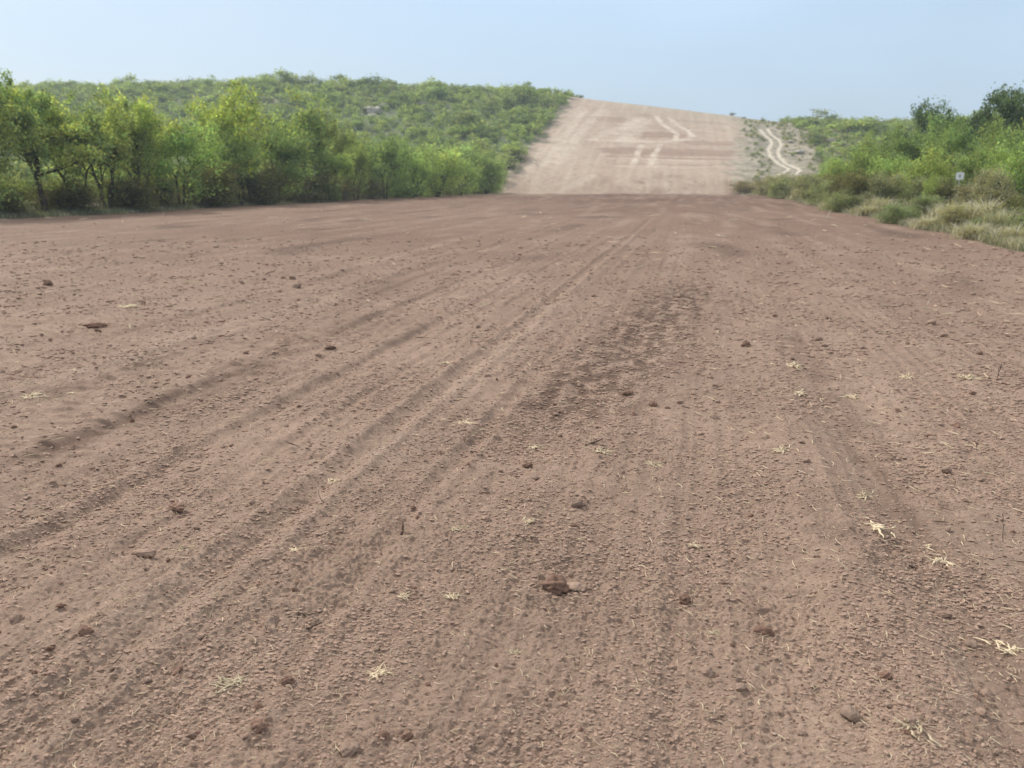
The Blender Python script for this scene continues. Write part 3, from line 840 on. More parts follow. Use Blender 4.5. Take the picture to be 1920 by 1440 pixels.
RS = [  # px, base row, top row, width, tint, kind
 (1400, 362, 340, 60, 'brown'), (1440, 366, 335, 60, 'brush'), (1480, 372, 333, 70, 'sage'), (1525, 378, 330, 75, 'grey'), (1548, 384, 344, 60, 'sage'),
 (1590, 386, 332, 70, 'dark'), (1622, 392, 330, 80, 'dark'), (1660, 396, 336, 70, 'grey'), (1640, 378, 325, 80, 'grey'), (1700, 392, 332, 80, 'brown'),
 (1738, 396, 340, 70, 'grey'), (1790, 400, 345, 85, 'dark'), (1835, 405, 348, 70, 'brush'), (1868, 412, 330, 80, 'brush'), (1905, 432, 378, 75, 'dark'),
 (1912, 400, 318, 80, 'brown'), (1730, 412, 372, 70, 'sage'), (1575, 398, 362, 60, 'sage'), (1690, 420, 385, 60, 'sage'), (1800, 430, 390, 80, 'brush'),
 (1850, 440, 405, 70, 'sage'), (1760, 385, 345, 70, 'grey'), (1510, 362, 332, 70, 'brown'), (1460, 356, 330, 60, 'brown'), (1945, 445, 390, 80, 'sage'),
 (1560, 368, 328, 80, 'grey'), (1880, 392, 335, 70, 'grey'), (1680, 378, 322, 80, 'sage')]
TXT = dict(brown='brownish leafless looking', brush='pale twiggy', sage='sage green', grey='grey-green', dark='dark green')
WHERE = ['where the verge begins near the foot of the bare slope', 'just right of where the verge begins', 'below the lower end of the two-track road', 'right below the road bend',
 'at the soil edge below the road bend', 'left of the pair of dark green verge shrubs', 'larger of the adjoining dark green verge shrubs', 'right beside the larger dark green verge shrub',
 'behind the dark green pair on the verge', 'mid verge below the light green bushes', 'mid verge left of the sign', 'directly below the white marker sign', 'right of the foot of the sign',
 'behind the pale dry grass patch', 'low at the right edge of the picture', 'upright at the right edge above the dark green one', 'at the soil edge left of the pale dry grass',
 'low at the soil edge under the dark green pair', 'at the soil edge in mid verge', 'in front of the sign by the pale grass', 'beside the soil near the right edge', 'in mid verge under the bright round bush',
 'where the two-track road drops out of sight', 'left of where the road drops out of sight', 'cut by the right edge beside the soil', 'behind the grey-green one below the road bend',
 'behind the pale twiggy one near the right edge', 'back of the verge under the light green bushes']
for i, (px, b, tp_, wpx, tn) in enumerate(RS):
    tp_ -= (b - tp_) * .22
    px_plant('verge_shrub', 'low' if tn in ('brown', 'brush', 'sage', 'grey') else 'shrub', i, px, b, tp_, wpx * 1.15, tn,
             '%s shrub %s' % (TXT[tn], WHERE[i]), 'shrub', 'shrubs on the right verge')
# bare pale shrubs on the strip between slope and road
k = 0
for x, y in spaced(230, (7.8, 24), (114, 186), 1.1, lambda x, y: x > float(edge_r(y)) + .4 and dist_poly(np.array([x]), np.array([y]), RUT_L)[0] > .9 and dist_poly(np.array([x]), np.array([y]), RUT_R)[0] > .9):
    h = rs.uniform(.3, .85) * (1.5 if rs.random() < .1 else 1)
    o = link('low_shrub', BUSH[rnd.randrange(6)], None, (x, y, float(macro(x, y)) - .05), (0, 0, rnd.uniform(0, 6.28)), (h * 1.7, h * 1.7, h))
    g = rnd.choice([(.34, .34, .24), (.27, .31, .18), (.25, .27, .18), (.38, .36, .27)]); o.color = (*g, 1)
    tag(o, 'low grey shrub on the pale slope beside the two-track road', 'shrub', 'low shrubs beside the two-track road')
# under the left row: leafless brush and weeds at the soil edge
BR = [(8, 398, 330, 90), (85, 395, 335, 80), (140, 394, 328, 80), (235, 392, 338, 80), (300, 390, 335, 80), (372, 388, 330, 80), (410, 386, 328, 70), (480, 383, 322, 80),
      (545, 381, 326, 80), (605, 379, 330, 70), (640, 378, 325, 70), (695, 376, 322, 70), (745, 374, 320, 60), (795, 371, 318, 60), (840, 369, 318, 60), (885, 366, 316, 60)]
BW = ['left of the thick forked trunk', 'right of the thick forked trunk', 'left of the three slim stems', 'right of the three slim stems', 'left of the bushy fresh green tree',
      'right of the bushy fresh green tree', 'left of the bright upright tree', 'right of the bright upright tree', 'left of the dead snag', 'right of the dead snag', 'at the foot of the olive mesquite',
      'left of the dark flat-topped tree', 'right of the dark flat-topped tree', 'left of the light green spreading tree', 'right of the light green spreading tree', 'left of the last dark round bush']
for i, (px, b, tp_, wpx) in enumerate(BR):
    px_plant('leafless_brush', 'low', i, px, b - 3, tp_, wpx, 'brown' if i % 3 else 'olive', 'dusky leafless brush under the tree row, %s' % BW[i], 'shrub', 'brush under the left tree row')

def limb(name, px, base_py, top_py, rpx, lean, label, mat=M_PALEBARK, branches=2, seed=1):
    p = hit(px, base_py); D = float(np.dot(p - np.array([0, 0, CAMH]), FWD))
    dt = ray(px, top_py); t = math.hypot(p[0], p[1]) / math.hypot(dt[0], dt[1]); h = CAMH + dt[2] * t - p[2]
    r = rpx / F * D; rng = np.random.default_rng(seed)
    pts = [np.array([lean * h * q + rng.normal(0, .04), rng.normal(0, .04), h * q - .1 * (q == 0)]) for q in np.linspace(0, 1, 7)]
    parts = [tube_arrays(pts, np.linspace(r, r * .35, 7), 7)]
    for j in range(branches):
        b0 = pts[3 + j % 3]; dd = np.array([rng.choice([-1, 1]) * .6, rng.normal(0, .3), .7])
        bp = [b0 + dd * h * .3 * q + rng.normal(0, .02, 3) for q in np.linspace(0, 1, 5)]
        parts.append(tube_arrays(bp, np.linspace(r * .5, r * .15, 5), 5))
    v, f = join(parts)
    o = link(name, mesh_np(name, v, f, mat, None, True), None, p)
    return tag(o, label, 'dead tree', 'bare pale stems in the left row')
limb('dead_snag', 586, 379, 318, 3.4, .12, 'pale dead tree stem standing at the edge of the left row', seed=2)
limb('dead_snag', 650, 376, 338, 2.4, -.1, 'short pale dead stem right of the taller dead snag', seed=3, branches=1)
limb('dead_snag', 222, 392, 345, 2.4, -.15, 'thin pale dead stem right of the three slim mesquite stems', seed=4, branches=1)
limb('dead_snag', 440, 384, 340, 1.8, .1, 'thin dead stem at the foot of the bright upright tree', seed=5, branches=1)

# ---- grass along both verges
def blades(pts, hmin, hmax, wid, palette, seed, lean=.5):
    rng = np.random.default_rng(seed)
    n = len(pts); a = rng.uniform(0, 6.283, n); h = rng.uniform(hmin, hmax, n)
    d = np.stack([np.cos(a), np.sin(a), 0 * a], 1); s = np.stack([-np.sin(a), np.cos(a), 0 * a], 1) * wid
    l = rng.uniform(.1, lean, n)
    B = pts; Mi = B + d * (h * l * .4)[:, None]; Mi[:, 2] += h * .6
    T = B + d * (h * l * 1.1)[:, None]; T[:, 2] += h * rng.uniform(.8, 1, n)
    V = np.stack([B - s, B + s, Mi + s * .7, Mi - s * .7, T + s * .15, T - s * .15], 1).reshape(-1, 3)
    i = np.arange(n)[:, None] * 6
    Fq = np.concatenate([i + np.array([[0, 1, 2, 3]]), i + np.array([[3, 2, 4, 5]])])
    c = np.array(palette)[rng.integers(0, len(palette), n)] * rng.uniform(.75, 1.25, (n, 1))
    return V, Fq, np.repeat(c, 6, 0)
DRYG = [(.50, .445, .35), (.42, .38, .30), (.56, .51, .41)]
GRNG = [(.18, .205, .13), (.22, .235, .16), (.26, .265, .20), (.32, .30, .23)]
def verge_points(n, side, seed, near, far, width):
    rng = np.random.default_rng(seed)
    y = 1 / rng.uniform(1 / far, 1 / near, n)
    off = np.abs(rng.normal(0, width, n)) - .1 + rng.exponential(.3, n) * .4
    x = edge_r(y) + off if side > 0 else edge_l(y) - off
    den = fbm(x / 1.2, y / 2.5, seed, 2)
    k = den > rng.uniform(-.7, .35, n)
    x, y = x[k], y[k]
    return np.stack([x, y, macro(x, y) - .01], 1)
p = verge_points(52000, 1, 301, 13, 112, 1.5)
v, f, c = blades(p, .08, .32, .008, GRNG, 302, .8)
o = link('grass', mesh_np('verge_grass', v, f, M_GRASS, c)); tag(o, 'green and sage grass along the right verge', kind='stuff')
p = verge_points(34000, -1, 303, 18, 112, 1.1)
v, f, c = blades(p, .08, .30, .012, GRNG, 304, .8)
o = link('grass', mesh_np('row_grass', v, f, M_GRASS, c)); tag(o, 'low green grass and weeds at the foot of the left tree row', kind='stuff')
p = verge_points(60000, 1, 305, 13, 112, 1.0)
v, f, c = blades(p, .05, .30, .007, DRYG, 306, 1.2)
o = link('dry_grass', mesh_np('dry_verge_grass', v, f, M_GRASS, c)); tag(o, 'straw coloured dry grass fringing the soil', kind='stuff')
p = verge_points(7000, -1, 307, 18, 112, .7)
v, f, c = blades(p, .05, .22, .012, DRYG, 308, 1.2)
o = link('dry_grass', mesh_np('dry_row_grass', v, f, M_GRASS, c)); tag(o, 'straw coloured dry grass under the left tree row', kind='stuff')
def tuft_mesh(name, seed, n=500):
    rng = np.random.default_rng(seed)
    r = np.abs(rng.normal(0, .22, n)); a = rng.uniform(0, 6.28, n)
    P = np.stack([r * np.cos(a), r * np.sin(a), 0 * r], 1)
    v, f, c = blades(P, .35, 1.0, .010, [(.58, .52, .42), (.50, .45, .37), (.62, .57, .47), (.36, .35, .27)], seed, .75)
    return mesh_np(name, v, f, M_GRASS, c)
TUFT = [tuft_mesh('bunchgrass_%s' % 'abc'[i], 900 + i) for i in range(3)]
BG = [(1795, 425, 385, 70), (1840, 428, 378, 80), (1870, 440, 395, 60), (1760, 418, 388, 50), (1650, 402, 372, 45), (1600, 392, 366, 40), (1720, 412, 376, 45), (1550, 384, 360, 40),
      (1900, 455, 425, 70), (1820, 448, 420, 60), (1740, 430, 408, 50), (1625, 405, 385, 50), (1500, 374, 352, 40), (1560, 395, 380, 40)]
BGW = ['in the middle of the pale dry grass patch', 'tallest of the pale dry grass patch', 'right end of the pale dry grass patch', 'left end of the pale dry grass patch', 'between dark green verge shrubs',
       'below the larger dark green verge shrub', 'in mid verge, standing alone', 'by the soil below the road bend', 'at the right edge next to the soil', 'at the soil edge under the pale dry grass patch',
       'low at the soil edge in mid verge', 'at the soil edge below the dark green shrubs', 'below where the road drops out of sight', 'at the soil edge, furthest-left low clump']
for i, (px, b, tp_, wpx) in enumerate(BG):
    p = hit(px, b); D = float(np.dot(p - np.array([0, 0, CAMH]), FWD))
    h = (b - tp_) / F * D * 1.3; wpx *= 1.25
    o = link('bunchgrass', TUFT[i % 3], None, p, (0, 0, rnd.uniform(0, 6.28)), (wpx / F * D, wpx / F * D, h))
    tag(o, 'pale dry grass clump %s' % BGW[i], 'grass clump', 'dry grass clumps on the right verge')

# ---- rocks showing through the scrub
def rock_mesh(name, seed, rough=.25, sub=3, squash=(1, 1, 1), facet=0.0):
    import bmesh
    bm = bmesh.new(); bmesh.ops.create_icosphere(bm, subdivisions=sub, radius=.5)
    rng = np.random.default_rng(seed)
    co = np.array([v.co[:] for v in bm.verts])
    u = co / np.linalg.norm(co, axis=1)[:, None]
    for _ in range(10):          # cut flat facets
        nrm = rng.normal(0, 1, 3); nrm /= np.linalg.norm(nrm); h = rng.uniform(.30, .44)
        d = co @ nrm; k = d > h; co[k] -= np.outer(d[k] - h, nrm) * (.55 + facet)
    s = perlin(u[:, 0] * 1.7 + seed, u[:, 1] * 1.7 + u[:, 2] * 2.1, seed) + .5 * perlin(u[:, 0] * 4.1 + u[:, 2] * 3, u[:, 1] * 4.3 - u[:, 2] * 2.7, seed + 9) + .28 * perlin(u[:, 0] * 9 + u[:, 2] * 7, u[:, 1] * 9 - u[:, 2] * 6, seed + 19)
    co = co * (1 + rough * s)[:, None] * np.array(squash)
    for v, q in zip(bm.verts, co): v.co = q
    me = bpy.data.meshes.new(name); bm.to_mesh(me); bm.free()
    for pl in me.polygons: pl.use_smooth = True
    return me
ROCKS = []
for i in range(4):
    me = rock_mesh('outcrop_%s' % 'abcd'[i], 40 + i, .3, 3, (1.2, 1, .6), .3); me.materials.append(M_ROCK); ROCKS.append(me)
RK = [(690, 203, 22, 'left end of the outcrop in the scrub'), (703, 208, 30, 'large one at the heart of the outcrop in the scrub'), (722, 196, 22, 'above the heart of the outcrop'),
      (738, 190, 18, 'upper right end of the outcrop'), (697, 215, 18, 'lowest of the outcrop in the scrub'), (788, 191, 14, 'alone in the scrub right of the outcrop'), (660, 212, 14, 'small one left below the outcrop'),
      (1556, 262, 20, 'on the right rise under the dark scrub line'), (1580, 268, 16, 'right neighbour of the rock on the right rise'), (1552, 276, 12, 'below the two rocks on the right rise'),
      (1498, 282, 18, 'in the bare patch right of the two-track road'), (1482, 262, 12, 'beside the upper bend of the two-track road'), (1600, 264, 12, 'rightmost on the right rise')]
for i, (px, py, wpx, wh) in enumerate(RK):
    p = hit(px, py + 6); D = float(np.dot(p - np.array([0, 0, CAMH]), FWD)); s = wpx / F * D
    o = link('rock', ROCKS[i % 4], None, (p[0], p[1], p[2] + s * .18), (0, 0, rnd.uniform(0, 6)), (s, s, s * .9))
    tag(o, 'pale rock %s' % wh, 'rock', 'pale rocks in the scrub')
# small dark bushes and things on the skyline
for px, wpx, lab in ((1087, 14, 'tiny dark bush on the skyline at the top left corner of the bare slope'), (1365, 18, 'small dark bush on the skyline at the top right corner of the bare slope')):
    p = at_depth(px, 191.0 / math.cos(math.atan((px - VPX) / F)))
    o = link('skyline_bush', BUSH[1], None, (p[0], p[1], p[2] - .15), None, (wpx / F * 190 * .7, 1.2, 1.2)); o.color = (.13, .14, .10, 1)
    tag(o, lab, 'bush')
def pole(px, top_py, dist, r, name, lab, cross=True):
    p = at_depth(px, dist); dt = ray(px, top_py); t = dist / math.hypot(dt[0], dt[1]); h = CAMH + dt[2] * t - p[2]
    root = bpy.data.objects.new(name, None); COL.objects.link(root); root.location = p; root.rotation_euler = (0, 0, YAW)
    v, f = tube_arrays([(0, 0, -.3), (0, 0, h * .5), (0, 0, h)], [r, r * .85, r * .7], 10)
    link('pole_shaft', mesh_np('pole_shaft', v, f, M_POLE, None, True), root)
    if cross:
        v, f = tube_arrays([(-1.1, r * 1.6, h - .5), (0, r * 1.6, h - .5), (1.1, r * 1.6, h - .5)], [.09] * 3, 4)
        link('crossarm', mesh_np('crossarm', v, f, M_POLE), root)
        for sx in (-.95, 0, .95):
            v, f = tube_arrays([(sx, r * 1.6, h - .42), (sx, r * 1.6, h - .30), (sx, r * 1.6, h - .2)], [.05, .09, .04], 8)
            link('insulator', mesh_np('insulator', v, f, M_POST, None, True), root)
    tag(root, lab, 'utility pole' if cross else 'post')
pole(1513, 203, 262, .14, 'utility_pole', 'distant utility pole on the skyline above the right rise')
pole(1285, 207, 192, .22, 'marker_post', 'small post on the skyline of the bare slope', False)

# ---- marker sign on the right verge
p = hit(1790, 404); D = float(np.dot(p - np.array([0, 0, CAMH]), FWD))
dt = ray(1796, 330); t = math.hypot(p[0], p[1]) / math.hypot(dt[0], dt[1]); zc = CAMH + dt[2] * t - p[2]
root = bpy.data.objects.new('marker_sign', None); COL.objects.link(root); root.location = p; root.rotation_euler = (0, 0, math.atan2(-p[0], p[1]))
tag(root, 'small white square marker sign on a thin post among verge shrubs', 'sign')
pw = 13.5 / F * D / 2
import bmesh
bm = bmesh.new(); bmesh.ops.create_cube(bm, size=1)
for v in bm.verts: v.co = Vector((v.co.x * 2 * pw, v.co.y * .006, v.co.z * 2 * pw))
bmesh.ops.bevel(bm, geom=[e for e in bm.edges if abs(e.verts[0].co.y - e.verts[1].co.y) > .001], offset=pw * .22, segments=4, affect='EDGES')
me = bpy.data.meshes.new('sign_plate'); bm.to_mesh(me); bm.free(); me.materials.append(M_WHITE)
link('sign_plate', me, root, (0, -.03, zc))
bm = bmesh.new()
bmesh.ops.create_circle(bm, cap_ends=True, segments=20, radius=1)
for v in bm.verts: v.co = Vector((v.co.x * pw * .22 , 0, v.co.y * pw * .42))
r_ = bmesh.ops.extrude_face_region(bm, geom=bm.faces[:]); 
for g_ in r_['geom']:
    if isinstance(g_, bmesh.types.BMVert): g_.co.y -= .003
bmesh.ops.recalc_face_normals(bm, faces=bm.faces)
me = bpy.data.meshes.new('sign_marking'); bm.to_mesh(me); bm.free(); me.materials.append(M_MARK)
link('marking', me, root, (0, -.034, zc))
v, f = tube_arrays([(0, 0, -.3), (0, 0, zc * .5), (0, 0, zc + pw * .6)], [.022] * 3, 8)
link('post', mesh_np('sign_post', v, f, M_POST, None, True), root)

# ------------------------------------------------------------------ loose things on the soil
CL = []
for i in range(8):
    me = rock_mesh('clod_%s' % 'abcdefgh'[i], 60 + i, .26, 4, (1.0, .85, .68), .15); me.materials.append(M_CLOD); CL.append(me)
CLD = []
for i in range(4):
    me = rock_mesh('damp_clod_%s' % 'abcd'[i], 80 + i, .34, 4, (1.0, .85, .75), .2); me.materials.append(M_DCLOD); CLD.append(me)
ST = []
for i in range(4):
    me = rock_mesh('stone_%s' % 'abcd'[i], 90 + i, .17, 4, (1.0, .8, .62), 0); me.materials.append(M_STONE); ST.append(me)
def on_ground(px, py):
    p = hit(px, py)
    p[2] = float(ground_z(p[0], p[1])[0])
    return p, float(np.dot(p - np.array([0, 0, CAMH]), FWD))
def lay(name, me, px, py, wpx, label, cat, group=None, sq=(1, 1, 1), lift=.14, rot=None):
    p, D = on_ground(px, py); s = wpx / F * D
    o = link(name, me, None, (p[0], p[1], p[2] + s * lift * sq[2]), (rnd.uniform(-.2, .2), rnd.uniform(-.2, .2), rnd.uniform(0, 6.28) if rot is None else rot + YAW), (s * sq[0], s * sq[1], s * sq[2]))
    return tag(o, label, cat, group)
GC = 'clods lying on the soil'
lay('clod', CLD[0], 1040, 1112, 56, 'large dark red broken clod with rough face, low in the centre', 'clod', GC, (1, 1, .8), .08)
lay('clod', CL[1], 1080, 1110, 46, 'brown clod touching the right side of the large dark red clod', 'clod', GC, (1, 1, .6), .05)
lay('clod', CL[2], 270, 1054, 50, 'long log-shaped grey-brown clod on the left furrows', 'clod', GC, (1.1, .42, .62), .22, rot=-.3)
lay('clod', CLD[1], 333, 966, 34, 'flat dark clod above the long log-shaped clod', 'clod', GC, (1, .8, .7), .2)
lay('stone', ST[0], 1083, 955, 28, 'smooth oval stone above the large dark red clod', 'stone', 'stones lying on the soil', (1, .9, .9), .2)
lay('stone', ST[1], 1590, 1366, 38, 'round pale brown stone near the bottom right', 'stone', 'stones lying on the soil', (1, 1, 1.05), .25)
lay('clod', CL[3], 655, 1418, 48, 'buried rounded clod at the bottom edge, left of centre', 'clod', GC, (1, 1, .8), .12)
lay('clod', CLD[2], 487, 1392, 32, 'dark brown clod near the bottom, under the straw tuft', 'clod', GC)
lay('clod', CLD[3], 765, 1393, 28, 'right one of two dark clods side by side near the bottom', 'clod', GC)
lay('clod', CLD[0], 720, 1395, 25, 'left one of two dark clods side by side near the bottom', 'clod', GC)
lay('clod', CLD[1], 1430, 1192, 34, 'chunky broken clod with pale straw stuck on it, right of centre', 'clod', GC, (1, .7, .9), .2)
lay('stone', ST[2], 1388, 1306, 24, 'small oval stone below the chunky broken clod', 'stone', 'stones lying on the soil')
lay('clod', CL[4], 1325, 1273, 28, 'brown clod left of the small oval stone below the chunky one', 'clod', GC)
lay('clod', CLD[2], 1284, 1131, 24, 'small dark clod right of the large dark red one', 'clod', GC)
lay('clod', CLD[3], 165, 1216, 28, 'jagged dark clod on the left furrow ridge', 'clod', GC)
lay('clod', CL[5], 35, 1183, 30, 'rough pale clod at the left edge', 'clod', GC)
lay('clod', CLD[0], 541, 1302, 28, 'dark square clod right of the spread straw tuft', 'clod', GC)
lay('stone', ST[3], 1773, 889, 20, 'round dark stone on the right side of the field', 'stone', 'stones lying on the soil', (1, 1, 1.1), .3)
lay('clod', CLD[1], 620, 662, 24, 'flat dark clod on the left mid field', 'clod', GC, (1, .8, .5), .2)
lay('clod', CLD[2], 182, 620, 40, 'long flat dark clod on the upper left', 'clod', GC, (1.1, .5, .4), .2, rot=.1)
lay('clod', CLD[3], 91, 539, 18, 'dark clod at the upper left, by itself', 'clod', GC)
lay('clod', CLD[0], 1398, 654, 19, 'dark clod standing alone right of the damp soil patch', 'clod', GC)
lay('clod', CLD[1], 1224, 764, 18, 'dark clod at the lower right corner of the damp patch', 'clod', GC)
lay('clod', CLD[2], 1176, 743, 28, 'flat damp clod in the lower part of the damp patch', 'clod', GC, (1, .8, .5), .2)
lay('clod', CL[6], 1770, 1158, 34, 'elongated clod under a pale stem, right side', 'clod', GC, (1, .5, .6), .2, rot=-.4)
lay('stone', ST[0], 1822, 1212, 26, 'half buried oval stone left of the bright straw tuft', 'stone', 'stones lying on the soil')
lay('clod', CL[7], 912, 984, 20, 'small clod left of the smooth oval stone', 'clod', GC)
lay('clod', CLD[3], 990, 880, 20, 'dark clod in the centre, above the oval stone', 'clod', GC, (1, .8, .7), .2)
lay('stone', ST[2], 1003, 904, 15, 'small round stone just below the dark centre clod', 'stone', 'stones lying on the soil')
lay('clod', CL[0], 1850, 1305, 34, 'large buried clod on the right ridge flank', 'clod', GC, (1, .7, .8), .1)
lay('clod', CL[2], 1838, 1350, 24, 'clod low on the right ridge flank under the large buried one', 'clod', GC)
lay('clod', CL[3], 1700, 1395, 30, 'pale crumbly clod at the bottom right behind dried husks', 'clod', GC)
# unnamed clods, pebbles and crumbs
rng = np.random.default_rng(12)
def rand_px(n, ymin, ymax, pw_=1.0):
    px = rng.uniform(-15, 1935, n); py = ymin + (ymax - ymin) * rng.uniform(0, 1, n) ** pw_
    return px, py
def plane_pt(px, py):
    d = np.stack([ray(a, b) for a, b in zip(px, py)])
    t = -CAMH / d[:, 2]
    return d[:, 0] * t, d[:, 1] * t, t
px, py = rand_px(330, 520, 1438)
kk = 0
X, Y, T = plane_pt(px, py)
Z = ground_z(X, Y)
for i in range(len(px)):
    if X[i] > float(edge_r(Y[i])) - .3 or kk >= 215: continue
    wpx = rng.uniform(7, 11) + 9 * rng.random() ** 4 + (py[i] - 500) / 330
    s = wpx / F * T[i]
    damp = rng.random() < .28 or (abs(X[i] + .6) < .5 and 5 < Y[i] < 10)
    me = CLD[rng.integers(4)] if damp else CL[rng.integers(8)]
    o = link('clod', me, None, (X[i], Y[i], Z[i] + s * .12), tuple(rng.uniform(0, 6.28, 3) * np.array([.1, .1, 1])), (s, s * rng.uniform(.6, 1), s * rng.uniform(.6, 1)))
    tag(o, 'small dark clod lying loose on the soil' if damp else 'small brown clod lying loose on the soil', 'clod', 'small dark clods on the soil' if damp else 'small brown clods on the soil')
    kk += 1
def scatter(name, templates, n, smin, smax, ymin, ymax, mat, label, seed, clumpf=None, flat=.55, lie=False):
    global rng
    rng = np.random.default_rng(seed)
    if ymax >= 1440: ymax = 1580; n = int(n * 1.1)
    px, py = rand_px(n, ymin, ymax, .8)
    X, Y, T = plane_pt(px, py)
    ok = (X < edge_r(Y) - .2) & (X > edge_l(Y) + .2)
    if clumpf is not None: ok &= clumpf(X, Y) * (1 - .65 * ribs(X, Y, 0)[0]) > rng.uniform(0, 1, n)
    X, Y, T = X[ok], Y[ok], T[ok]
    Z = ground_z(X, Y)
    Vs, Fs, off = [], [], 0
    n = len(X); which = rng.integers(0, len(templates), n)
    S = (smin + (smax - smin) * rng.random(n) ** 2.5) / F * T
    A = (rng.normal(YAW, .55, n) if lie else rng.uniform(0, 6.28, n)); SY = S * rng.uniform(.35, .85, n); SZ = S * flat * rng.uniform(.6, 1.1, n)
    for k, (v, f) in enumerate(templates):
        m = which == k
        vx = v[None, :, 0] * S[m, None]; vy = v[None, :, 1] * SY[m, None]
        ca, sa = np.cos(A[m])[:, None], np.sin(A[m])[:, None]
        P = np.stack([vx * ca - vy * sa + X[m, None], vx * sa + vy * ca + Y[m, None], v[None, :, 2] * SZ[m, None] + (Z[m] + S[m] * .12)[:, None]], -1)
        Vs.append(P.reshape(-1, 3)); Fs.append((f[None] + (np.arange(m.sum()) * len(v))[:, None, None]).reshape(-1, f.shape[1]) + off); off += m.sum() * len(v)
    o = link(name, mesh_np(name, np.concatenate(Vs), np.concatenate(Fs), mat, None, False))
    return tag(o, label, kind='stuff')
def me_arrays(me):
    v = np.empty(len(me.vertices) * 3, f32); me.vertices.foreach_get('co', v)
    f = np.empty(len(me.loops), np.int32); me.loops.foreach_get('vertex_index', f)
    return v.reshape(-1, 3), f.reshape(-1, 3)
CT = [me_arrays(rock_mesh('crumb_shape', 200 + i, .3, 1, (1, .85, .7), .3)) for i in range(8)]
clf = lambda x, y: np.clip(.35 + .8 * perlin(x / .5, y / .9, 401) + .9 * np.exp(-((x + .7 - .11 * (y - 5.7)) / .4) ** 2) * (y > 4) * (y < 12), .04, 1)
scatter('soil_crumbs', CT, 165000, 1.8, 12.5, 445, 1440, M_CLOD, 'countless brown soil crumbs strewn over the field', 21, clf, .5, True)
scatter('damp_soil_crumbs', CT, 34000, 2.5, 9, 455, 1440, M_DCLOD, 'darker damp crumbs strewn over the field', 22, lambda x, y: np.clip(.10 + 1.1 * np.exp(-((x + .70 - .11 * (y - 5.7)) / .45) ** 2) * (y > 4) * (y < 13) + .5 * np.exp(-((x + 3.6) / .3) ** 2) + .3 * (perlin(x / .6, y / 1., 402) > .25), 0, 1))
scatter('soil_crumbs', CT, 80000, 2.0, 6.5, 455, 960, M_CLOD, 'soil crumbs strewn over the middle distance of the field', 26, lambda x, y: np.clip(.45 + 1.0 * perlin(x / .5, y / 1.6, 403), .12, 1), .5, True)
scatter('pebbles', CT, 7500, 2.4, 7.5, 372, 1440, M_CHIP, 'pale pebbles and chips strewn over the field', 23, None, .5)
# straw flecks: thin bent slivers
def sliver(seed):
    r = np.random.default_rng(seed)
    b = r.uniform(-.25, .25); q = np.linspace(-.5, .5, 5)
    P = np.stack([q, b * (1 - 4 * q * q), .25 * r.random() * (q + .5)], 1)
    return tube_arrays(P, [.020, .038, .045, .036, .014], 4)
SLV = [sliver(700 + i) for i in range(10)]
scatter('straw_flecks', SLV, 7500, 6, 22, 400, 1440, M_STRAW, 'thin pale straw flecks strewn over the field', 24, None, 1.0)
scatter('root_fibres', SLV, 260, 8, 30, 560, 1440, M_TWIG, 'thin dark root fibres strewn over the field', 25, None, 1.0)
# straw tufts
def tuft(name, seed, n=22, mat=M_STRAW, flatn=.5):
    """a matted wisp of dry grass: most blades lie one way, some cross, a few stand"""
    r = np.random.default_rng(seed); parts = []
    main = r.uniform(0, 6.28)
    for i in range(n):
        a = main + r.normal(0, .55) + (math.pi if r.random() < .35 else 0) + (r.normal(0, 1.2) if r.random() < .3 else 0)
        el = abs(r.normal(.05, .15)) if r.random() < .75 else r.uniform(.4, 1.2)
        L = r.uniform(.15, .5) * (.6 if el > .4 else 1)
        d = np.array([math.cos(a) * math.cos(el), math.sin(a) * math.cos(el), math.sin(el)])
        b0 = r.normal(0, .13, 3) * np.array([1, .8, .1]); bend = r.normal(0, .3, 3) * L; bend[2] = -abs(bend[2]) * .4
        q = np.linspace(0, 1, 6)[:, None]
        P = b0 + d * L * q + bend * q * q + r.normal(0, .012, (6, 3))
        P[:, 2] = np.maximum(P[:, 2], r.uniform(.0, .05))
        parts.append(tube_arrays(P, np.array([.015, .024, .026, .022, .015, .006]) * r.uniform(.6, 1.6), 4))
    v, f = join(parts)
    return mesh_np(name, v, f, mat, None, True)
TF = [tuft('straw_tuft_%s' % 'abcdef'[i], 800 + i, 20 + (7 * i) % 16, M_STRAW) for i in range(6)]
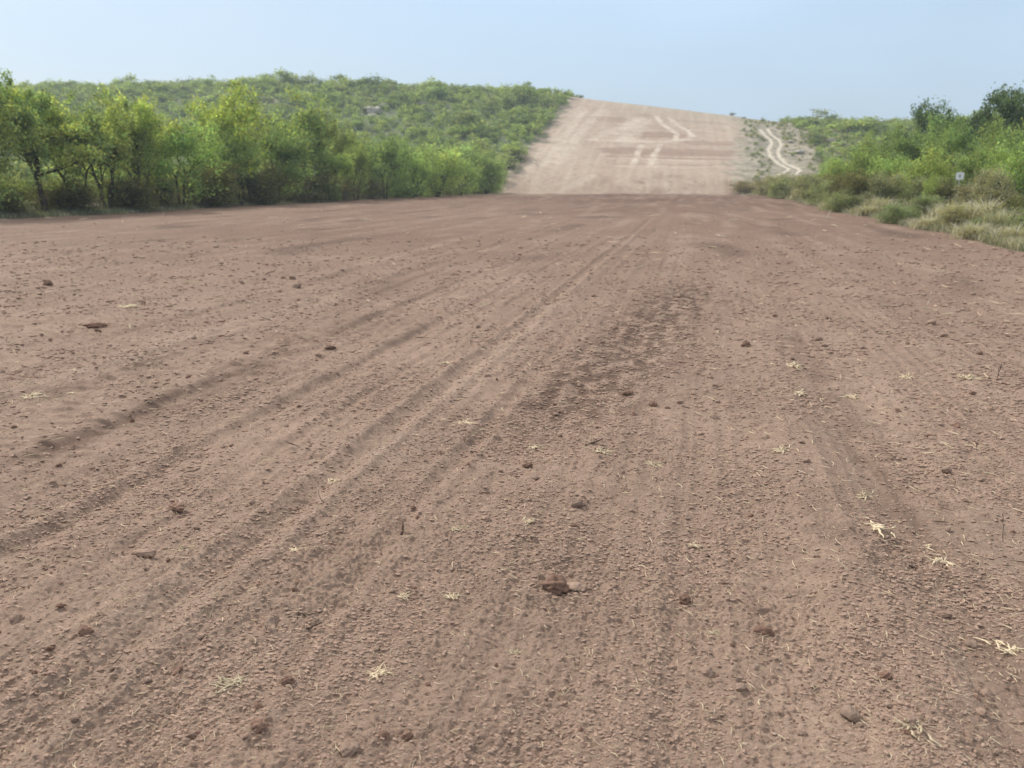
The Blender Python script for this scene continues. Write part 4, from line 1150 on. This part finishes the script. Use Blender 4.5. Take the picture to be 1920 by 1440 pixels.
TU = [(550, 1042, 36, 'bright spiky straw tuft on the left, between two furrow ridges'), (347, 1042, 30, 'small upright straw tuft right of the long log-shaped clod'), (430, 1302, 46, 'spread straw tuft near the bottom left'),
 (755, 1132, 30, 'straw tuft low in the centre left, left one of a pair'), (850, 1130, 26, 'straw tuft low in the centre left, right one of a pair'), (1488, 694, 34, 'upright straw stub on the right ridge, furthest up'),
 (1498, 747, 34, 'straw tuft below the furthest stub on the right ridge'), (1463, 858, 32, 'straw tuft halfway down the right ridge'), (1228, 877, 30, 'pale straw tuft in the centre right'), (872, 800, 32, 'yellow straw wisp in the middle left of the damp patch'),
 (60, 750, 36, 'yellow straw clump at the left edge'), (1886, 1222, 48, 'bright straw tuft at the right edge, lower part'), (1642, 1008, 48, 'wide straw tuft on the right ridge'), (1618, 934, 34, 'straw tuft above the wide one on the right ridge'),
 (862, 1004, 28, 'thin straw tuft left of the oval stone'), (988, 990, 30, 'thin straw tuft between two clods near the oval stone'), (1765, 1057, 36, 'forked straw tuft on the right side'), (625, 903, 28, 'pale wisp of straw on the mid left furrow'),
 (840, 684, 26, 'small far straw wisp on the left of the damp patch'), (1698, 708, 28, 'low dry tuft in the right mid field'), (712, 1272, 34, 'frayed straw tuft near the bottom, left of centre'), (1300, 1024, 26, 'tiny straw tuft right of the dark red clod'),
 (1815, 712, 34, 'lying curved straw on the right, far part'), (1705, 1408, 52, 'dried curled husks at the bottom right'), (1000, 838, 26, 'small spiky tuft in the centre near the damp patch'), (1128, 862, 34, 'flat straw wisp near the centre'),
 (240, 577, 26, 'far straw bits on the upper left'), (1340, 1192, 26, 'small tuft left of the chunky broken clod'), (1740, 1025, 28, 'leaning straw near the forked tuft'), (1598, 745, 26, 'low tuft left of the far right mid field'),
 (135, 742, 18, 'small pale wisp right of the yellow clump at the left edge'), (968, 1228, 26, 'twisted pale fibre tuft low in the centre')]
for i, (px_, py_, wpx, lab) in enumerate(TU):
    p, D = on_ground(px_, py_); s = wpx / F * D * 1.45
    o = link('straw_tuft', TF[i % 6], None, (p[0], p[1], p[2] + .002), (0, 0, rnd.uniform(0, 6.28)), (s, s, s * .95))
    tag(o, lab, 'straw', 'straw tufts on the soil')
def twig(px, py, lpx, elev, ang, rpx, label, mat=M_TWIG, fork=True, seed=0):
    p, D = on_ground(px, py); L = lpx / F * D; r = rpx / F * D; g = np.random.default_rng(seed)
    def seg(b, an, el, l, rr):
        q = np.linspace(0, 1, 7)[:, None]
        d = np.array([math.cos(an) * math.cos(el), math.sin(an) * math.cos(el), math.sin(el)])
        P = b + d * l * q + g.normal(0, .06, 3) * l * np.sin(q * 3.1) + g.normal(0, .02 * l, (7, 3)) * (q > 0)
        return P, tube_arrays(P, np.linspace(rr, rr * .4, 7), 5)
    P, a = seg(np.zeros(3), ang + YAW, elev, L, r); parts = [a]
    if fork:
        for j in range(2): parts.append(seg(P[3 + j], ang + YAW + (.7 - 1.4 * j), elev + .1, L * .45, r * .6)[1])
    v, f = join(parts)
    o = link('twig', mesh_np('twig', v, f, mat, None, True), None, p + np.array([0, 0, r * .6]))
    tag(o, label, 'twig', 'twigs on the soil')
twig(1868, 716, 30, 1.35, .4, 1.0, 'thin dark upright twig on the far right of the field', seed=1)
twig(1880, 1020, 55, 1.4, 2, .9, 'long thin upright twig at the right edge', seed=2)
twig(753, 1004, 24, 1.4, 1, 3.0, 'dark pointed stub standing up left of centre', fork=False, seed=3)
twig(1759, 1150, 62, 1.35, 2, 1.2, 'pale upright stem on the right side above a clod', M_STRAW, False, 4)
twig(575, 1194, 34, .45, 0, 3.2, 'short dark forked twig on the left below the bright tuft', seed=5)
twig(560, 1172, 34, .05, 0, 2.2, 'dark curled bark strip above the forked twig', fork=False, seed=6)
twig(1098, 843, 36, .35, .2, 3.0, 'dark curled leaf-like twig in the centre', fork=False, seed=7)
twig(1300, 908, 120, .03, 0, 1.2, 'long thin root lying across the middle right', seed=8)
twig(1425, 918, 34, .35, .5, 1.6, 'root end sticking up at the right tip of the long root', fork=False, seed=9)
twig(608, 956, 28, .9, 2.3, .9, 'thin dark twig on the left, leaning', fork=False, seed=10)
twig(810, 1150, 1, .1, 0, .5, 'tiny twig low in the centre left', fork=False, seed=11) if False else None
twig(395, 1180, 46, 1.0, 1.2, .8, 'pale thin stem rising from the left furrow', M_STRAW, False, 12)
twig(1585, 1100, 40, .5, 2.2, .9, 'thin pale stem left of the forked tuft', M_STRAW, True, 13)
twig(1262, 1375, 34, .15, .8, 1.0, 'straight pale straw stick at the bottom centre right', M_STRAW, False, 14)
twig(1070, 1330, 46, .15, 1.9, 1.0, 'branched pale rootlet near the bottom centre', M_STRAW, True, 15)
twig(1195, 1065, 30, .2, -1.0, 1.1, 'curved pale fibre above the dark red clod', M_STRAW, False, 16)

# ------------------------------------------------------------------ thin summer haze round the whole place
bm = bmesh.new(); bmesh.ops.create_cube(bm, size=1)
for v in bm.verts: v.co = Vector((v.co.x * 960, v.co.y * 960, -90 if v.co.z < 0 else 40))
me = bpy.data.meshes.new('haze'); bm.to_mesh(me); bm.free()
m = bpy.data.materials.new('haze'); t, o_ = nodes(m)
pv = t.nodes.new('ShaderNodeVolumePrincipled'); pv.inputs['Color'].default_value = (.80, .90, 1, 1); pv.inputs['Density'].default_value = .0008
pv.inputs['Anisotropy'].default_value = .2
t.links.new(pv.outputs['Volume'], o_.inputs['Volume']); me.materials.append(m)
tag(link('haze', me), 'thin pale haze in the air', kind='stuff')
